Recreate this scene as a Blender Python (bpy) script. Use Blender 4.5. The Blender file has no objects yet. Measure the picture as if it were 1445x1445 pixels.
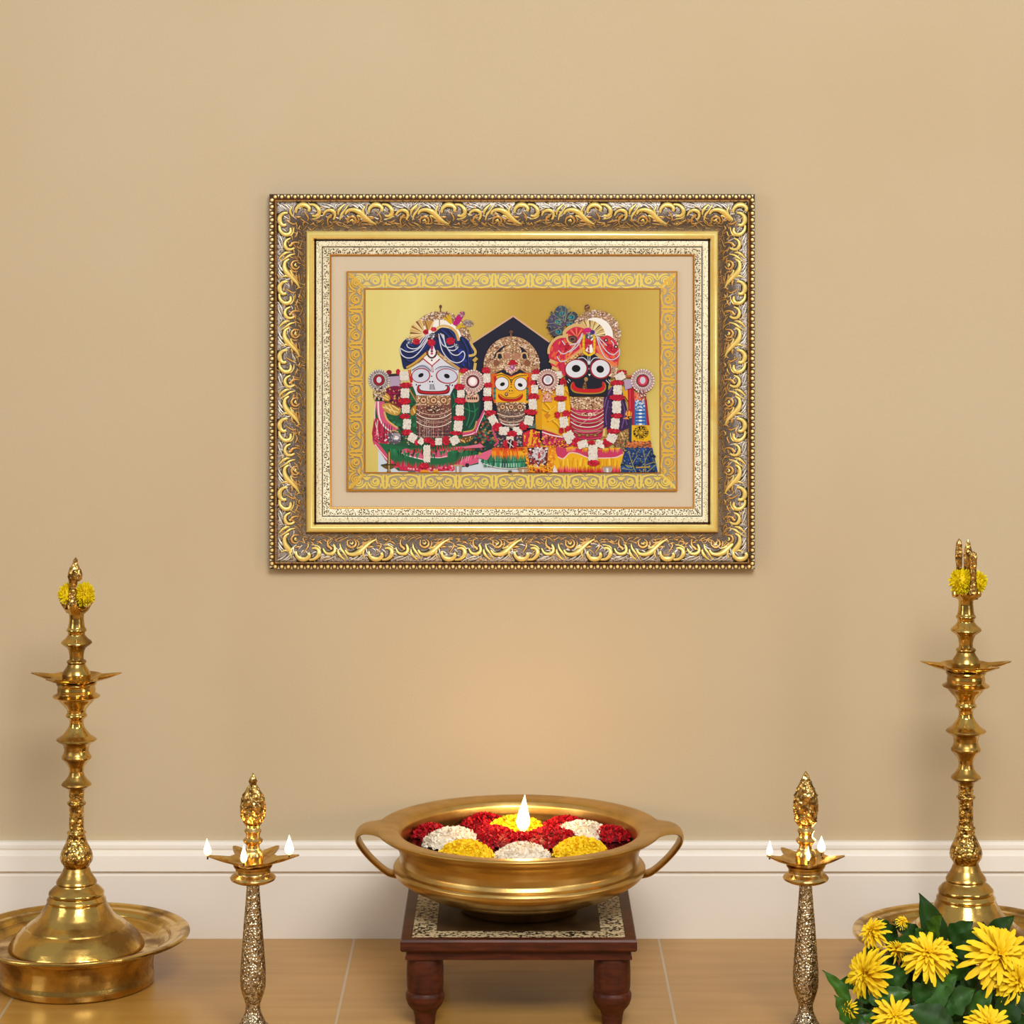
import bpy, math, random
from math import sin, cos, pi, radians, sqrt, atan2
from mathutils import Vector, Matrix
random.seed(7)
S = bpy.context.scene
COL = S.collection
F = 3650.0            # focal length in px for a 1445 px frame
CAMH = 1.02           # camera height; the wall is y = 0, camera at y = -3.65
HOR = 300.0           # image row of the horizon
# ------------------------------------------------------------------ camera
cam = bpy.data.cameras.new('camera'); co = bpy.data.objects.new('camera', cam); COL.objects.link(co)
co.location = (0, -3.65, CAMH); co.rotation_euler = (pi/2, 0, 0)
cam.sensor_fit = 'HORIZONTAL'; cam.sensor_width = 36.0; cam.lens = 36.0*F/1445.0
cam.shift_y = -(722.5-HOR)/1445.0
cam.clip_start = 0.05
S.camera = co
# ------------------------------------------------------------------ world
W = bpy.data.worlds.new('world'); S.world = W; W.use_nodes = True
nt = W.node_tree; nt.nodes.clear()
out = nt.nodes.new('ShaderNodeOutputWorld'); bg = nt.nodes.new('ShaderNodeBackground')
tc = nt.nodes.new('ShaderNodeTexCoord'); sp = nt.nodes.new('ShaderNodeSeparateXYZ')
mr = nt.nodes.new('ShaderNodeMapRange'); cr = nt.nodes.new('ShaderNodeValToRGB')
nt.links.new(tc.outputs['Generated'], sp.inputs[0]); nt.links.new(sp.outputs['Z'], mr.inputs[0])
mr.inputs[1].default_value = -1; mr.inputs[2].default_value = 1
nt.links.new(mr.outputs[0], cr.inputs[0])
cr.color_ramp.elements[0].position = 0.42; cr.color_ramp.elements[0].color = (.12, .085, .05, 1)
cr.color_ramp.elements[1].position = 0.82; cr.color_ramp.elements[1].color = (.86, .82, .76, 1)
nt.links.new(cr.outputs[0], bg.inputs[0]); bg.inputs[1].default_value = 0.52
nt.links.new(bg.outputs[0], out.inputs[0])
# ------------------------------------------------------------------ lights
def area(name, loc, target, sx, sy, power, color):
    l = bpy.data.lights.new(name, 'AREA'); l.shape = 'RECTANGLE'; l.size = sx; l.size_y = sy
    l.energy = power; l.color = color
    o = bpy.data.objects.new(name, l); COL.objects.link(o); o.location = loc
    o.rotation_euler = (Vector(target)-Vector(loc)).to_track_quat('-Z', 'Y').to_euler()
    return o
area('ceiling_light', (0.45, -2.9, 2.35), (0, 0, .45), 1.2, .9, 73, (1, .975, .94))
area('left_softbox', (-2.6, -2.0, 1.3), (0, -.1, .5), .9, 1.6, 15, (1, .98, .95))  # added unseen softbox on the left, gives the brass its highlights
area('right_softbox', (2.4, -2.4, 1.2), (.2, -.1, .4), .7, 1.3, 13, (1, .94, .86))  # second added softbox, out of view right, for glints on the brass
S.view_settings.view_transform = 'Standard'; S.view_settings.look = 'None'
S.view_settings.exposure = 0.0; S.view_settings.gamma = 1; S.view_settings.use_curve_mapping = False

# ------------------------------------------------------------------ helpers
def lin(c):
    c = c/255.0
    return c/12.92 if c <= .04045 else ((c+.055)/1.055)**2.4
def rgb(r, g, b): return (lin(r), lin(g), lin(b), 1)
def at(px, py, y):
    """a point of the photograph standing y metres in front of the wall (y<0)"""
    s = (3.65+y)/F
    return Vector(((px-722.5)*s, y, CAMH-(py-HOR)*s))
def onz(px, py, z):
    D = F*(CAMH-z)/(py-HOR)
    return Vector(((px-722.5)*D/F, D-3.65, z))

class MB:
    def __init__(s): s.v = []; s.f = []; s.c = []
    def add(s, vs, fs, col=None):
        o = len(s.v); s.v += [tuple(v) for v in vs]
        s.f += [tuple(i+o for i in f) for f in fs]
        if col is None: col = (1, 1, 1, 1)
        if isinstance(col, list): s.c += col
        else: s.c += [col]*len(vs)
        return s
    def box(s, a, b, col=None):
        x0, y0, z0 = a; x1, y1, z1 = b
        v = [(x0,y0,z0),(x1,y0,z0),(x1,y1,z0),(x0,y1,z0),(x0,y0,z1),(x1,y0,z1),(x1,y1,z1),(x0,y1,z1)]
        f = [(3,2,1,0),(4,5,6,7),(0,1,5,4),(1,2,6,5),(2,3,7,6),(3,0,4,7)]
        return s.add(v, f, col)
    def lathe(s, prof, n=48, c=(0,0,0), fy=1.0, mod=None, dx=None, col=None):
        vs = []; fs = []; m = len(prof)
        for j, (r, z) in enumerate(prof):
            ox = dx(z) if dx else 0
            for i in range(n):
                a = 2*pi*i/n; rr = max(r, 1e-5)
                if mod: rr *= mod(a, z, j)
                vs.append((c[0]+ox+rr*cos(a), c[1]+rr*sin(a)*fy, c[2]+z))
        for j in range(m-1):
            for i in range(n):
                k = (i+1) % n
                fs.append((j*n+i, j*n+k, (j+1)*n+k, (j+1)*n+i))
        if prof[0][0] > 1e-4: fs.append(tuple(reversed(range(n))))
        if prof[-1][0] > 1e-4: fs.append(tuple((m-1)*n+i for i in range(n)))
        if prof[0][1] > prof[-1][1]: fs = [tuple(reversed(f)) for f in fs]
        return s.add(vs, fs, col)
    def tube(s, pts, rad, n=10, col=None, flat=1.0, up=None):
        pts = [Vector(p) for p in pts]; vs = []; fs = []
        for i, p in enumerate(pts):
            t = (pts[min(i+1, len(pts)-1)]-pts[max(i-1, 0)]).normalized()
            u = Vector(up) if up else (Vector((0,0,1)) if abs(t.z) < .9 else Vector((1,0,0)))
            a = t.cross(u).normalized(); b = a.cross(t).normalized()
            r = rad[i] if isinstance(rad, (list, tuple)) else rad
            for k in range(n):
                q = 2*pi*k/n; vs.append(p+a*cos(q)*r+b*sin(q)*r*flat)
        for i in range(len(pts)-1):
            for k in range(n):
                l = (k+1) % n; fs.append((i*n+k, i*n+l, (i+1)*n+l, (i+1)*n+k))
        fs.append(tuple(reversed(range(n)))); fs.append(tuple((len(pts)-1)*n+k for k in range(n)))
        return s.add(vs, fs, col)
    def build(s, name, mat, parent=None, smooth=True, angle=35, loc=None):
        me = bpy.data.meshes.new(name); me.from_pydata(s.v, [], s.f)
        at_ = me.color_attributes.new('Col', 'FLOAT_COLOR', 'POINT')
        flat = [x for c in s.c for x in c]
        at_.data.foreach_set('color', flat)
        if smooth:
            me.shade_smooth(); me.set_sharp_from_angle(angle=radians(angle))
        me.materials.append(mat); me.validate(); me.update()
        o = bpy.data.objects.new(name, me); COL.objects.link(o)
        if parent: o.parent = parent
        if loc is not None: o.location = loc
        return o
def thing(name, label, cat, loc=(0,0,0), group=None):
    o = bpy.data.objects.new(name, None); COL.objects.link(o); o.location = loc
    o.empty_display_size = .05; o['label'] = label; o['category'] = cat
    if group: o['group'] = group
    return o
def struct(o, label=None):
    o['kind'] = 'structure'
    if label: o['label'] = label
    return o
def copy_tree(o, parent=None):
    c = o.copy(); COL.objects.link(c)
    if parent: c.parent = parent
    for ch in [q for q in bpy.data.objects if q.parent == o]: copy_tree(ch, c)
    return c
def cat(pts, closed=False, n=5):
    """Catmull-Rom through 2-D or 3-D points"""
    P = [Vector(p) for p in pts]; L = len(P); R = []
    rng = range(L) if closed else range(L-1)
    for i in rng:
        if closed: a, b, c, d = P[(i-1) % L], P[i], P[(i+1) % L], P[(i+2) % L]
        else: a, b, c, d = P[max(i-1,0)], P[i], P[i+1], P[min(i+2,L-1)]
        for k in range(n):
            t = k/n
            R.append(.5*((2*b)+(c-a)*t+(2*a-5*b+4*c-d)*t*t+(3*b-a-3*c+d)*t**3))
    if not closed: R.append(P[-1])
    return R

# ------------------------------------------------------------------ materials
def mat(name, base, rough=.5, metal=0.0, spec=.5, noise=None, bump=None, attr=False, emit=None, coat=0, sss=0, mix2=None, roughvar=None):
    m = bpy.data.materials.new(name); m.use_nodes = True; t = m.node_tree; b = t.nodes['Principled BSDF']
    b.inputs['Base Color'].default_value = base; b.inputs['Roughness'].default_value = rough
    b.inputs['Metallic'].default_value = metal; b.inputs['Specular IOR Level'].default_value = spec
    if coat: b.inputs['Coat Weight'].default_value = coat; b.inputs['Coat Roughness'].default_value = .1
    tcn = t.nodes.new('ShaderNodeTexCoord'); col = None
    if attr:
        a = t.nodes.new('ShaderNodeAttribute'); a.attribute_name = 'Col'; col = a.outputs['Color']
    if noise:      # (scale, colour2, lo, hi, stretch)
        sc, c2, lo, hi, stretch = noise
        mp = t.nodes.new('ShaderNodeMapping'); mp.inputs['Scale'].default_value = stretch
        t.links.new(tcn.outputs['Object'], mp.inputs[0])
        nz = t.nodes.new('ShaderNodeTexNoise'); nz.inputs['Scale'].default_value = sc; nz.inputs['Detail'].default_value = 6
        t.links.new(mp.outputs[0], nz.inputs['Vector'])
        r = t.nodes.new('ShaderNodeMapRange'); r.inputs[1].default_value = lo; r.inputs[2].default_value = hi
        t.links.new(nz.outputs[0], r.inputs[0])
        mx = t.nodes.new('ShaderNodeMix'); mx.data_type = 'RGBA'
        t.links.new(r.outputs[0], mx.inputs[0])
        if col: t.links.new(col, mx.inputs[6])
        else: mx.inputs[6].default_value = base
        mx.inputs[7].default_value = c2; col = mx.outputs[2]
        if roughvar:
            r2 = t.nodes.new('ShaderNodeMapRange'); r2.inputs[1].default_value = lo; r2.inputs[2].default_value = hi
            r2.inputs[3].default_value = roughvar[0]; r2.inputs[4].default_value = roughvar[1]
            t.links.new(nz.outputs[0], r2.inputs[0]); t.links.new(r2.outputs[0], b.inputs['Roughness'])
    if col: t.links.new(col, b.inputs['Base Color'])
    if bump:       # (kind, scale, strength, distance)
        k, sc, st, di = bump
        if k == 'noise':
            q = t.nodes.new('ShaderNodeTexNoise'); q.inputs['Detail'].default_value = 4
        else:
            q = t.nodes.new('ShaderNodeTexVoronoi')
        q.inputs['Scale'].default_value = sc; t.links.new(tcn.outputs['Object'], q.inputs['Vector'])
        bp = t.nodes.new('ShaderNodeBump'); bp.inputs['Strength'].default_value = st; bp.inputs['Distance'].default_value = di
        t.links.new(q.outputs[0], bp.inputs['Height']); t.links.new(bp.outputs[0], b.inputs['Normal'])
    if emit:
        b.inputs['Emission Color'].default_value = emit[0]; b.inputs['Emission Strength'].default_value = emit[1]
    return m
one = (1,1,1)
M = {}
M['wall'] = mat('wall_paint', rgb(203,187,157), .85, spec=.2, noise=(2.2, rgb(200,181,149), .35, .65, one), bump=('noise', 300, .22, .0015))
M['white'] = mat('white_trim', rgb(242,236,226), .45, spec=.4)
M['brass'] = mat('aged_brass', (.66,.43,.115,1), .2, 1.0, noise=(22, (.27,.15,.038,1), .45, .64, one), bump=('noise', 55, .16, .003), roughvar=(.16,.42))
M['brass_engraved'] = mat('engraved_brass', (.70,.46,.13,1), .24, 1.0, noise=(150, (.22,.12,.03,1), .46, .62, one), bump=('voronoi', 240, .65, .002))
M['bowl'] = mat('satin_brass', (.62,.41,.135,1), .32, 1.0, noise=(24, (.44,.28,.085,1), .42, .75, one), bump=('noise', 220, .12, .001))
M['silverbrass'] = mat('hammered_bronze', (.66,.55,.38,1), .26, 1.0, noise=(240, (.26,.19,.10,1), .45, .62, one), bump=('voronoi', 330, .7, .002))
M['lampbrass'] = mat('lamp_brass', (.68,.48,.19,1), .25, 1.0, noise=(90, (.42,.24,.06,1), .45, .7, one), bump=('noise', 150, .25, .0015))
M['filigree'] = mat('filigree_brass', (.66,.42,.13,1), .27, 1.0, noise=(170, (.24,.14,.045,1), .46, .62, one), bump=('voronoi', 220, .5, .002))
M['wood'] = mat('dark_wood', rgb(88,38,17), .48, spec=.28, noise=(26, rgb(54,22,11), .35, .7, (1,6,6)), bump=('noise', 60, .08, .001), coat=.05)
M['flame'] = None
M['print'] = mat('printed_picture', (1,1,1,1), .42, spec=.3, attr=True)
M['gilt'] = mat('antique_gilding', (1,1,1,1), .34, .35, spec=.5, attr=True)
M['giltbase'] = mat('antique_silver_ground', (1,1,1,1), .42, .35, spec=.5, attr=True, noise=(420, rgb(92,82,76), .50, .62, one), bump=('noise', 500, .5, .0008))
M['fillet'] = mat('gold_leaf_fillet', rgb(255,232,142), .2, .4, spec=.7, noise=(22, rgb(246,200,100), .5, .8, one), bump=('noise', 40, .12, .001))
M['granular'] = mat('granular_gilding', rgb(248,242,212), .4, .15, spec=.5, noise=(620, rgb(128,116,84), .54, .66, one), bump=('noise', 600, .5, .0008))
M['gold_line'] = mat('gold_line', rgb(196,138,58), .3, .5)
M['mat_board'] = mat('mat_board', rgb(210,196,172), .9, spec=.1, bump=('noise', 500, .1, .0005))
M['plate'] = mat('gold_plate', (1,1,1,1), .36, .2, spec=.4, attr=True)
M['petal'] = mat('flower_petal', (1,1,1,1), .6, spec=.25, attr=True)
M['leaf'] = mat('green_leaf', (1,1,1,1), .42, spec=.4, attr=True, noise=(60, rgb(22,48,14), .5, .85, one))
M['stem'] = mat('green_stem', rgb(62,92,36), .5)
M['water'] = mat('water', rgb(32,10,8), .04, spec=.6)
# flame: emission only, orange at the root turning white-yellow upwards
def flame_mat():
    m = bpy.data.materials.new('flame'); m.use_nodes = True; t = m.node_tree; t.nodes.clear()
    o = t.nodes.new('ShaderNodeOutputMaterial'); e = t.nodes.new('ShaderNodeEmission')
    a = t.nodes.new('ShaderNodeAttribute'); a.attribute_name = 'Col'
    t.links.new(a.outputs['Color'], e.inputs[0]); e.inputs[1].default_value = 3.2
    t.links.new(e.outputs[0], o.inputs[0]); return m
M['flame'] = flame_mat()
# floor: warm glossy tile with thin grout lines running away from the wall
def floor_mat():
    m = bpy.data.materials.new('floor_tile'); m.use_nodes = True; t = m.node_tree; b = t.nodes['Principled BSDF']
    tcn = t.nodes.new('ShaderNodeTexCoord'); sx = t.nodes.new('ShaderNodeSeparateXYZ'); t.links.new(tcn.outputs['Object'], sx.inputs[0])
    def math_(op, a, bb):
        n = t.nodes.new('ShaderNodeMath'); n.operation = op
        for i, q in enumerate((a, bb)):
            if q is None: continue
            if isinstance(q, (int, float)): n.inputs[i].default_value = q
            else: t.links.new(q, n.inputs[i])
        return n.outputs[0]
    u = math_('FRACT', math_('ADD', math_('DIVIDE', math_('ADD', sx.outputs['X'], .2215), .4275), 10), None)
    d = math_('MINIMUM', u, math_('SUBTRACT', 1, u)); g = math_('LESS_THAN', d, .0036)
    mp = t.nodes.new('ShaderNodeMapping'); mp.inputs['Scale'].default_value = (1.6, 14, 1); t.links.new(tcn.outputs['Object'], mp.inputs[0])
    nz = t.nodes.new('ShaderNodeTexNoise'); nz.inputs['Scale'].default_value = 3; nz.inputs['Detail'].default_value = 8; t.links.new(mp.outputs[0], nz.inputs['Vector'])
    r = t.nodes.new('ShaderNodeValToRGB'); t.links.new(nz.outputs[0], r.inputs[0])
    r.color_ramp.elements[0].position = .3; r.color_ramp.elements[0].color = rgb(174,128,56)
    r.color_ramp.elements[1].position = .72; r.color_ramp.elements[1].color = rgb(190,144,70)
    mx = t.nodes.new('ShaderNodeMix'); mx.data_type = 'RGBA'; t.links.new(g, mx.inputs[0]); t.links.new(r.outputs[0], mx.inputs[6]); mx.inputs[7].default_value = rgb(186,166,136)
    t.links.new(mx.outputs[2], b.inputs['Base Color']); b.inputs['Roughness'].default_value = .27; b.inputs['Specular IOR Level'].default_value = .45
    bp = t.nodes.new('ShaderNodeBump'); bp.inputs['Strength'].default_value = .05; bp.inputs['Distance'].default_value = .0015
    t.links.new(nz.outputs[0], bp.inputs['Height']); t.links.new(bp.outputs[0], b.inputs['Normal'])
    return m
M['floor'] = floor_mat()
# stool top: cream chips set in a dark ground
def mosaic_mat():
    m = bpy.data.materials.new('chip_inlay'); m.use_nodes = True; t = m.node_tree; b = t.nodes['Principled BSDF']
    tcn = t.nodes.new('ShaderNodeTexCoord'); v = t.nodes.new('ShaderNodeTexVoronoi'); v.inputs['Scale'].default_value = 300
    n = t.nodes.new('ShaderNodeTexNoise'); n.inputs['Scale'].default_value = 45; n.inputs['Detail'].default_value = 3
    t.links.new(tcn.outputs['Object'], v.inputs['Vector']); t.links.new(tcn.outputs['Object'], n.inputs['Vector'])
    s = t.nodes.new('ShaderNodeSeparateColor'); t.links.new(v.outputs['Color'], s.inputs[0])
    ad = t.nodes.new('ShaderNodeMath'); ad.operation = 'ADD'; t.links.new(s.outputs[0], ad.inputs[0]); t.links.new(n.outputs[0], ad.inputs[1])
    r = t.nodes.new('ShaderNodeValToRGB'); t.links.new(ad.outputs[0], r.inputs[0]); e = r.color_ramp.elements
    e[0].position = .72; e[0].color = rgb(34,24,16); e[1].position = .96; e[1].color = rgb(208,190,150)
    q = e.new(.83); q.color = rgb(120,98,62)
    t.links.new(r.outputs[0], b.inputs['Base Color']); b.inputs['Roughness'].default_value = .5
    bp = t.nodes.new('ShaderNodeBump'); bp.inputs['Strength'].default_value = .5; bp.inputs['Distance'].default_value = .002
    t.links.new(v.outputs['Distance'], bp.inputs['Height']); t.links.new(bp.outputs[0], b.inputs['Normal'])
    return m
M['mosaic'] = mosaic_mat()

# ------------------------------------------------------------------ setting
struct(MB().box((-2.2, -4.2, -.1), (2.2, .1, 0)).build('floor', M['floor'], smooth=False))
struct(MB().box((-2.2, 0, 0), (2.2, .1, 2.7)).build('wall_back', M['wall'], smooth=False))
prof = [(0,0),(-.016,0),(-.016,.088),(-.0135,.0905),(-.0135,.093),(-.0195,.0955),(-.0165,.116),(-.0145,.1195),(-.0105,.121),(-.0105,.1235),(-.012,.1255),(-.0115,.130),(-.008,.134),(0,.1345)]
vs = [(-2.2, y-.0005, z) for y, z in prof]+[(2.2, y-.0005, z) for y, z in prof]; n = len(prof)
fs = [(i, i+n, (i+1) % n+n, (i+1) % n) for i in range(n)]+[tuple(reversed(range(n))), tuple(range(n, 2*n))]
struct(MB().add(vs, [tuple(reversed(f)) for f in fs]).build('baseboard_back', M['white'], smooth=False))

# ------------------------------------------------------------------ framed picture
FS = 3.62/F                                  # metres per photo pixel on the picture
FC = Vector(((722.7-722.5)*FS, -.002, CAMH-(539.5-HOR)*FS))
frame = thing('picture_frame', 'ornate antique gold rectangular frame around a devotional picture, hung on the beige wall', 'picture frame', FC)
def fp(px, py, h):                           # frame-local point, h = distance off the wall
    return ((px-722.7)*FS, -h, (539.5-py)*FS)
OUT = (378.7, 273.7, 1066.8, 805.3)
def ring(rect, prof, cols=None):
    """sweep a profile [(inset px, height m)] round a rectangle with mitred corners"""
    x0, y0, x1, y1 = rect; vs = []; cs = []; m = len(prof)
    for cx, cy, sx, sy in ((x0,y0,1,1),(x1,y0,-1,1),(x1,y1,-1,-1),(x0,y1,1,-1)):
        for k, (i, h) in enumerate(prof):
            vs.append(fp(cx+sx*i, cy+sy*i, h)); cs.append(cols[k] if cols else (1,1,1,1))
    fs = []
    for c in range(4):
        d = (c+1) % 4
        for k in range(m-1): fs.append((c*m+k, d*m+k, d*m+k+1, c*m+k+1))
    return vs, fs, cs
# beaded outer edge
gold = rgb(246,214,128); gold2 = rgb(206,158,78); dkb = rgb(58,34,18); brown = rgb(110,62,22); blk = rgb(26,20,16)
b = MB(); v, f, c = ring(OUT, [(0,0),(0,.012),(1.2,.015),(5.5,.017),(8.2,.0165),(8.4,.012)], [dkb,dkb,rgb(70,50,34),rgb(60,44,30),brown,brown]); b.add(v, f, c)
def bead(px, py, r):
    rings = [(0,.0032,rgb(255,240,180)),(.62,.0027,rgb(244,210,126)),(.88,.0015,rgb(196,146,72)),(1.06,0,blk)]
    vs = []; cs = []; fs = []
    for q, h, cl in rings:
        for k in range(8):
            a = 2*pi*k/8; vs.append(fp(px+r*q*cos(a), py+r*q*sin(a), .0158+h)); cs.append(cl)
    for j in range(3):
        for k in range(8):
            l = (k+1) % 8; fs.append((j*8+k, j*8+l, (j+1)*8+l, (j+1)*8+k))
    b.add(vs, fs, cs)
nb = 49*1; x0, y0, x1, y1 = OUT
nx = 73; ny = 56
def dart(px, py, dx, dy):
    p = [(px-dy*1.7-dx*3.2, py-dx*1.7-dy*3.2), (px+dy*1.7-dx*3.2, py+dx*1.7-dy*3.2), (px+dx*1.7, py+dy*1.7)]
    b.add([fp(*q, .0176) for q in p]+[fp(px-dx*.3, py-dy*.3, .0192)], [(0,1,3),(1,2,3),(2,0,3)], rgb(246,238,196))
for i in range(nx):
    X = x0+4+(x1-x0-8)*(i+.5)/nx; p = (x1-x0-8)/nx
    for Y, s in ((y0+4.2, 1), (y1-4.2, -1)):
        bead(X, Y, 3.15); dart(X+p/2, Y, 0, s)
for i in range(ny):
    Y = y0+4+(y1-y0-8)*(i+.5)/ny; p = (y1-y0-8)/ny
    for X, s in ((x0+4.2, 1), (x1-4.2, -1)):
        bead(X, Y, 3.15); dart(X, Y+p/2, s, 0)
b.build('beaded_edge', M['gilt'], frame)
# carved band: ground, then the acanthus scrollwork
b = MB(); sil = rgb(204,196,188); sil2 = rgb(132,120,110)
CR = [(8.2,.010),(8.3,.0165),(8.9,.0165)]
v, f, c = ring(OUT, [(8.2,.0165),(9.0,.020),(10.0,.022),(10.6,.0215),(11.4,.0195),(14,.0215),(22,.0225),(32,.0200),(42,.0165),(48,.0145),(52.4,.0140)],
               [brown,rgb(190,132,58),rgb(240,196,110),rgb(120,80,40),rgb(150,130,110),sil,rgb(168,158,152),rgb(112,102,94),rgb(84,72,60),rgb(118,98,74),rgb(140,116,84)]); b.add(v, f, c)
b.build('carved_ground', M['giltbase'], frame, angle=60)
def hb(i):                                    # height of the carved ground at an inset
    T = [(8,.0195),(14,.0215),(22,.0225),(32,.0200),(42,.0165),(48,.0145),(53,.0140)]
    for (a, ha), (e, he) in zip(T, T[1:]):
        if a <= i <= e: return ha+(he-ha)*(i-a)/(e-a)
    return .014
G1, G2, SV = rgb(255,226,132), rgb(222,172,96), rgb(232,226,216)
ST = [ # strokes of one repeat: (points, start width, middle width, end width, colour) measured in tenths of a pixel
 ([(235,320),(245,255),(300,205),(375,205),(425,250),(415,300)], 30,66,40,G1),
 ([(425,195),(500,205),(560,260),(565,330),(520,365),(465,360)], 25,62,24,G1),
 ([(595,290),(580,365),(530,400),(455,412)], 12,20,10,G1),
 ([(175,225),(150,290),(165,340),(195,380)], 16,38,14,G1),
 ([(240,250),(205,310),(200,380),(240,410)], 8,18,10,SV),
 ([(350,300),(385,350),(410,400),(395,440)], 14,26,12,G2),
 ([(300,380),(260,385),(215,370)], 12,30,10,G2),
 ([(625,360),(660,300),(725,280),(785,310),(795,370),(770,420)], 20,52,26,G1),
 ([(745,345),(730,370),(700,390),(685,440),(700,500)], 40,36,14,G2),
 ([(935,195),(880,245),(845,300),(840,350)], 18,44,16,G1),
 ([(985,205),(930,290),(880,360),(865,430)], 12,34,14,G1),
 ([(945,340),(985,285),(1070,275),(1150,310),(1230,385),(1310,450),(1390,490)], 24,74,20,G1),
 ([(1150,380),(1230,430),(1320,490)], 12,26,10,G2),
 ([(975,480),(975,410),(1030,375),(1085,400),(1095,455),(1055,490)], 16,36,14,G2),
 ([(1010,440),(1040,425),(1055,455)], 16,28,14,G1),
 ([(1110,370),(1140,420),(1130,470)], 10,20,10,G2),
 ([(130,440),(230,450),(330,490)], 16,30,10,G2),
 ([(60,360),(140,385),(215,430)], 16,32,10,G1),
 ([(120,480),(200,490),(300,500)], 8,16,8,G2),
 ([(590,200),(650,230),(730,245)], 10,26,8,SV),
 ([(640,180),(720,205),(790,245)], 8,22,8,SV),
 ([(600,240),(585,265),(610,280),(640,260)], 10,16,8,SV),
 ([(820,190),(800,220),(800,260)], 8,20,8,SV),
 ([(1010,185),(1080,215),(1150,275)], 8,26,8,SV),
 ([(1080,180),(1150,215),(1215,290)], 8,26,8,SV),
 ([(1130,180),(1180,205),(1220,250)], 6,18,6,SV),
 ([(520,460),(570,450),(610,420)], 10,26,8,G2),
 ([(430,500),(480,480),(500,510)], 10,30,10,G2),
 ([(360,440),(330,490),(350,530)], 10,24,8,G2),
 ([(760,480),(730,510),(640,535)], 8,18,8,G2),
 ([(800,460),(840,500),(900,520)], 8,22,8,G2),
 ([(900,470),(930,500),(990,520)], 8,22,8,G2)]
def side_map(side, along, inset):
    x0, y0, x1, y1 = OUT
    if side == 0: return x0+along, y0+inset
    if side == 1: return x1-inset, y0+along
    if side == 2: return x0+along, y1-inset
    return x0+inset, y0+along
b = MB()
def stroke(pts, w, cl, side, off, per, LEN):
    C = cat(pts, n=3); m = len(C); vs = []; cs = []; fs = []
    for j, p in enumerate(C):
        t = j/(m-1); wd = (w[0]+(w[1]-w[0])*t*2 if t < .5 else w[1]+(w[2]-w[1])*(t-.5)*2)/20.64*1.22
        d = C[min(j+1, m-1)]-C[max(j-1, 0)]; d.normalize(); nx_, ny_ = -d.y, d.x
        al = off+(p.x-200)/1050*per; ins = 8.4+(p.y-130)/10.4
        H = min(.0042, wd*FS*.75)
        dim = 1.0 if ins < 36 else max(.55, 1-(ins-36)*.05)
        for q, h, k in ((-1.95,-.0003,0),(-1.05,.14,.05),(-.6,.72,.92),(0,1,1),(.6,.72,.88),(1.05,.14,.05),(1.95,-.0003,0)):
            a2 = al+nx_*wd*q*per/105; i2 = ins+ny_*wd*q
            a2 = min(max(a2, 0), LEN); i2 = min(max(i2, 11.2), 52)
            X, Y = side_map(side, a2, i2)
            vs.append(fp(X, Y, hb(i2)+(h*H if h > 0 else h)))
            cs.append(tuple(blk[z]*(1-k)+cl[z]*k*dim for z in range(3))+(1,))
    for j in range(m-1):
        for k in range(6): fs.append((j*7+k, j*7+k+1, (j+1)*7+k+1, (j+1)*7+k))
    fs += [tuple(range(7)), tuple((m-1)*7+k for k in range(7))]
    b.add(vs, fs, cs)
for side in range(4):
    LEN = (x1-x0) if side in (0, 2) else (y1-y0)
    n = 6 if side in (0, 2) else 5; per = 103.0 if side in (0, 2) else 97.0
    st = (LEN-n*per)/2
    for k in range(-1, n+1):
        for pts, w0, w1, w2, cl in ST:
            mx = sum(p[0] for p in pts)/len(pts); my = sum(p[1] for p in pts)/len(pts)
            al = st+k*per+(mx-200)/1050*per; ins = 8.4+(my-130)/10.4
            if al < ins-1 or LEN-al < ins-1: continue
            stroke(pts, (w0, w1, w2), cl, side, st+k*per, per, LEN)
rs = random.Random(3)
for side in range(4):
    LEN = (x1-x0) if side in (0, 2) else (y1-y0); al = 16.0
    while al < LEN-16:
        for lo, hi, nn, cls in ((36, 51, 3, (G2, G2, rgb(188,140,84), rgb(150,124,100))), (13, 36, 2, (SV, SV, rgb(176,166,156), G2))):
            for _ in range(nn):
                a_, i_ = al+rs.uniform(-3, 3), rs.uniform(lo, hi); th = rs.uniform(-.9, .9)+(.5 if side % 2 else 0); L_ = rs.uniform(2.2, 5.0)
                if a_ < i_+3 or LEN-a_ < i_+3: continue
                q = [(a_-L_*cos(th), i_-L_*sin(th)), (a_+.6*sin(th), i_+.9), (a_+L_*cos(th), i_+L_*sin(th))]
                stroke([(x*10+200, (y-8.4)*10.4+130) for x, y in q], (8, rs.uniform(12, 20), 6), rs.choice(cls), side, 0, 105.0, LEN)
        al += 5.2
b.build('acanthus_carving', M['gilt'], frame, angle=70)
# smooth gold fillet
b = MB(); pr = [(52.2,.0135),(52.6,.0165)]+[(52.6+5.6*(1-cos(pi*k/10)), .0165+.0085*sin(pi*k/10)) for k in range(1, 10)]+[(64,.0145),(64.4,.011)]
v, f, c = ring(OUT, pr); b.add(v, f, c); b.build('gilt_fillet', M['fillet'], frame, angle=60)
b = MB(); v, f, c = ring(OUT, [(62.9,.009),(63.0,.0188),(64.6,.0150),(66.8,.0120),(67.0,.009)], [brown,brown,rgb(70,36,14),blk,blk]); b.add(v, f, c); b.build('dark_groove', M['gilt'], frame)
b = MB(); v, f, c = ring(OUT, [(66.4,.009),(66.6,.0135),(70,.0142),(74,.0130),(74.6,.0112),(75.4,.0112),(76,.0128),(82,.0118),(85.4,.0100),(85.6,.007)]); b.add(v, f, c)
inner = b.build('inner_moulding', M['granular'], frame, angle=50)
b = MB(); v, f, c = ring(OUT, [(74.5,.0110),(74.6,.0117),(75.5,.0117),(75.6,.0110)], [rgb(50,44,32)]*4); b.add(v, f, c)
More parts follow.
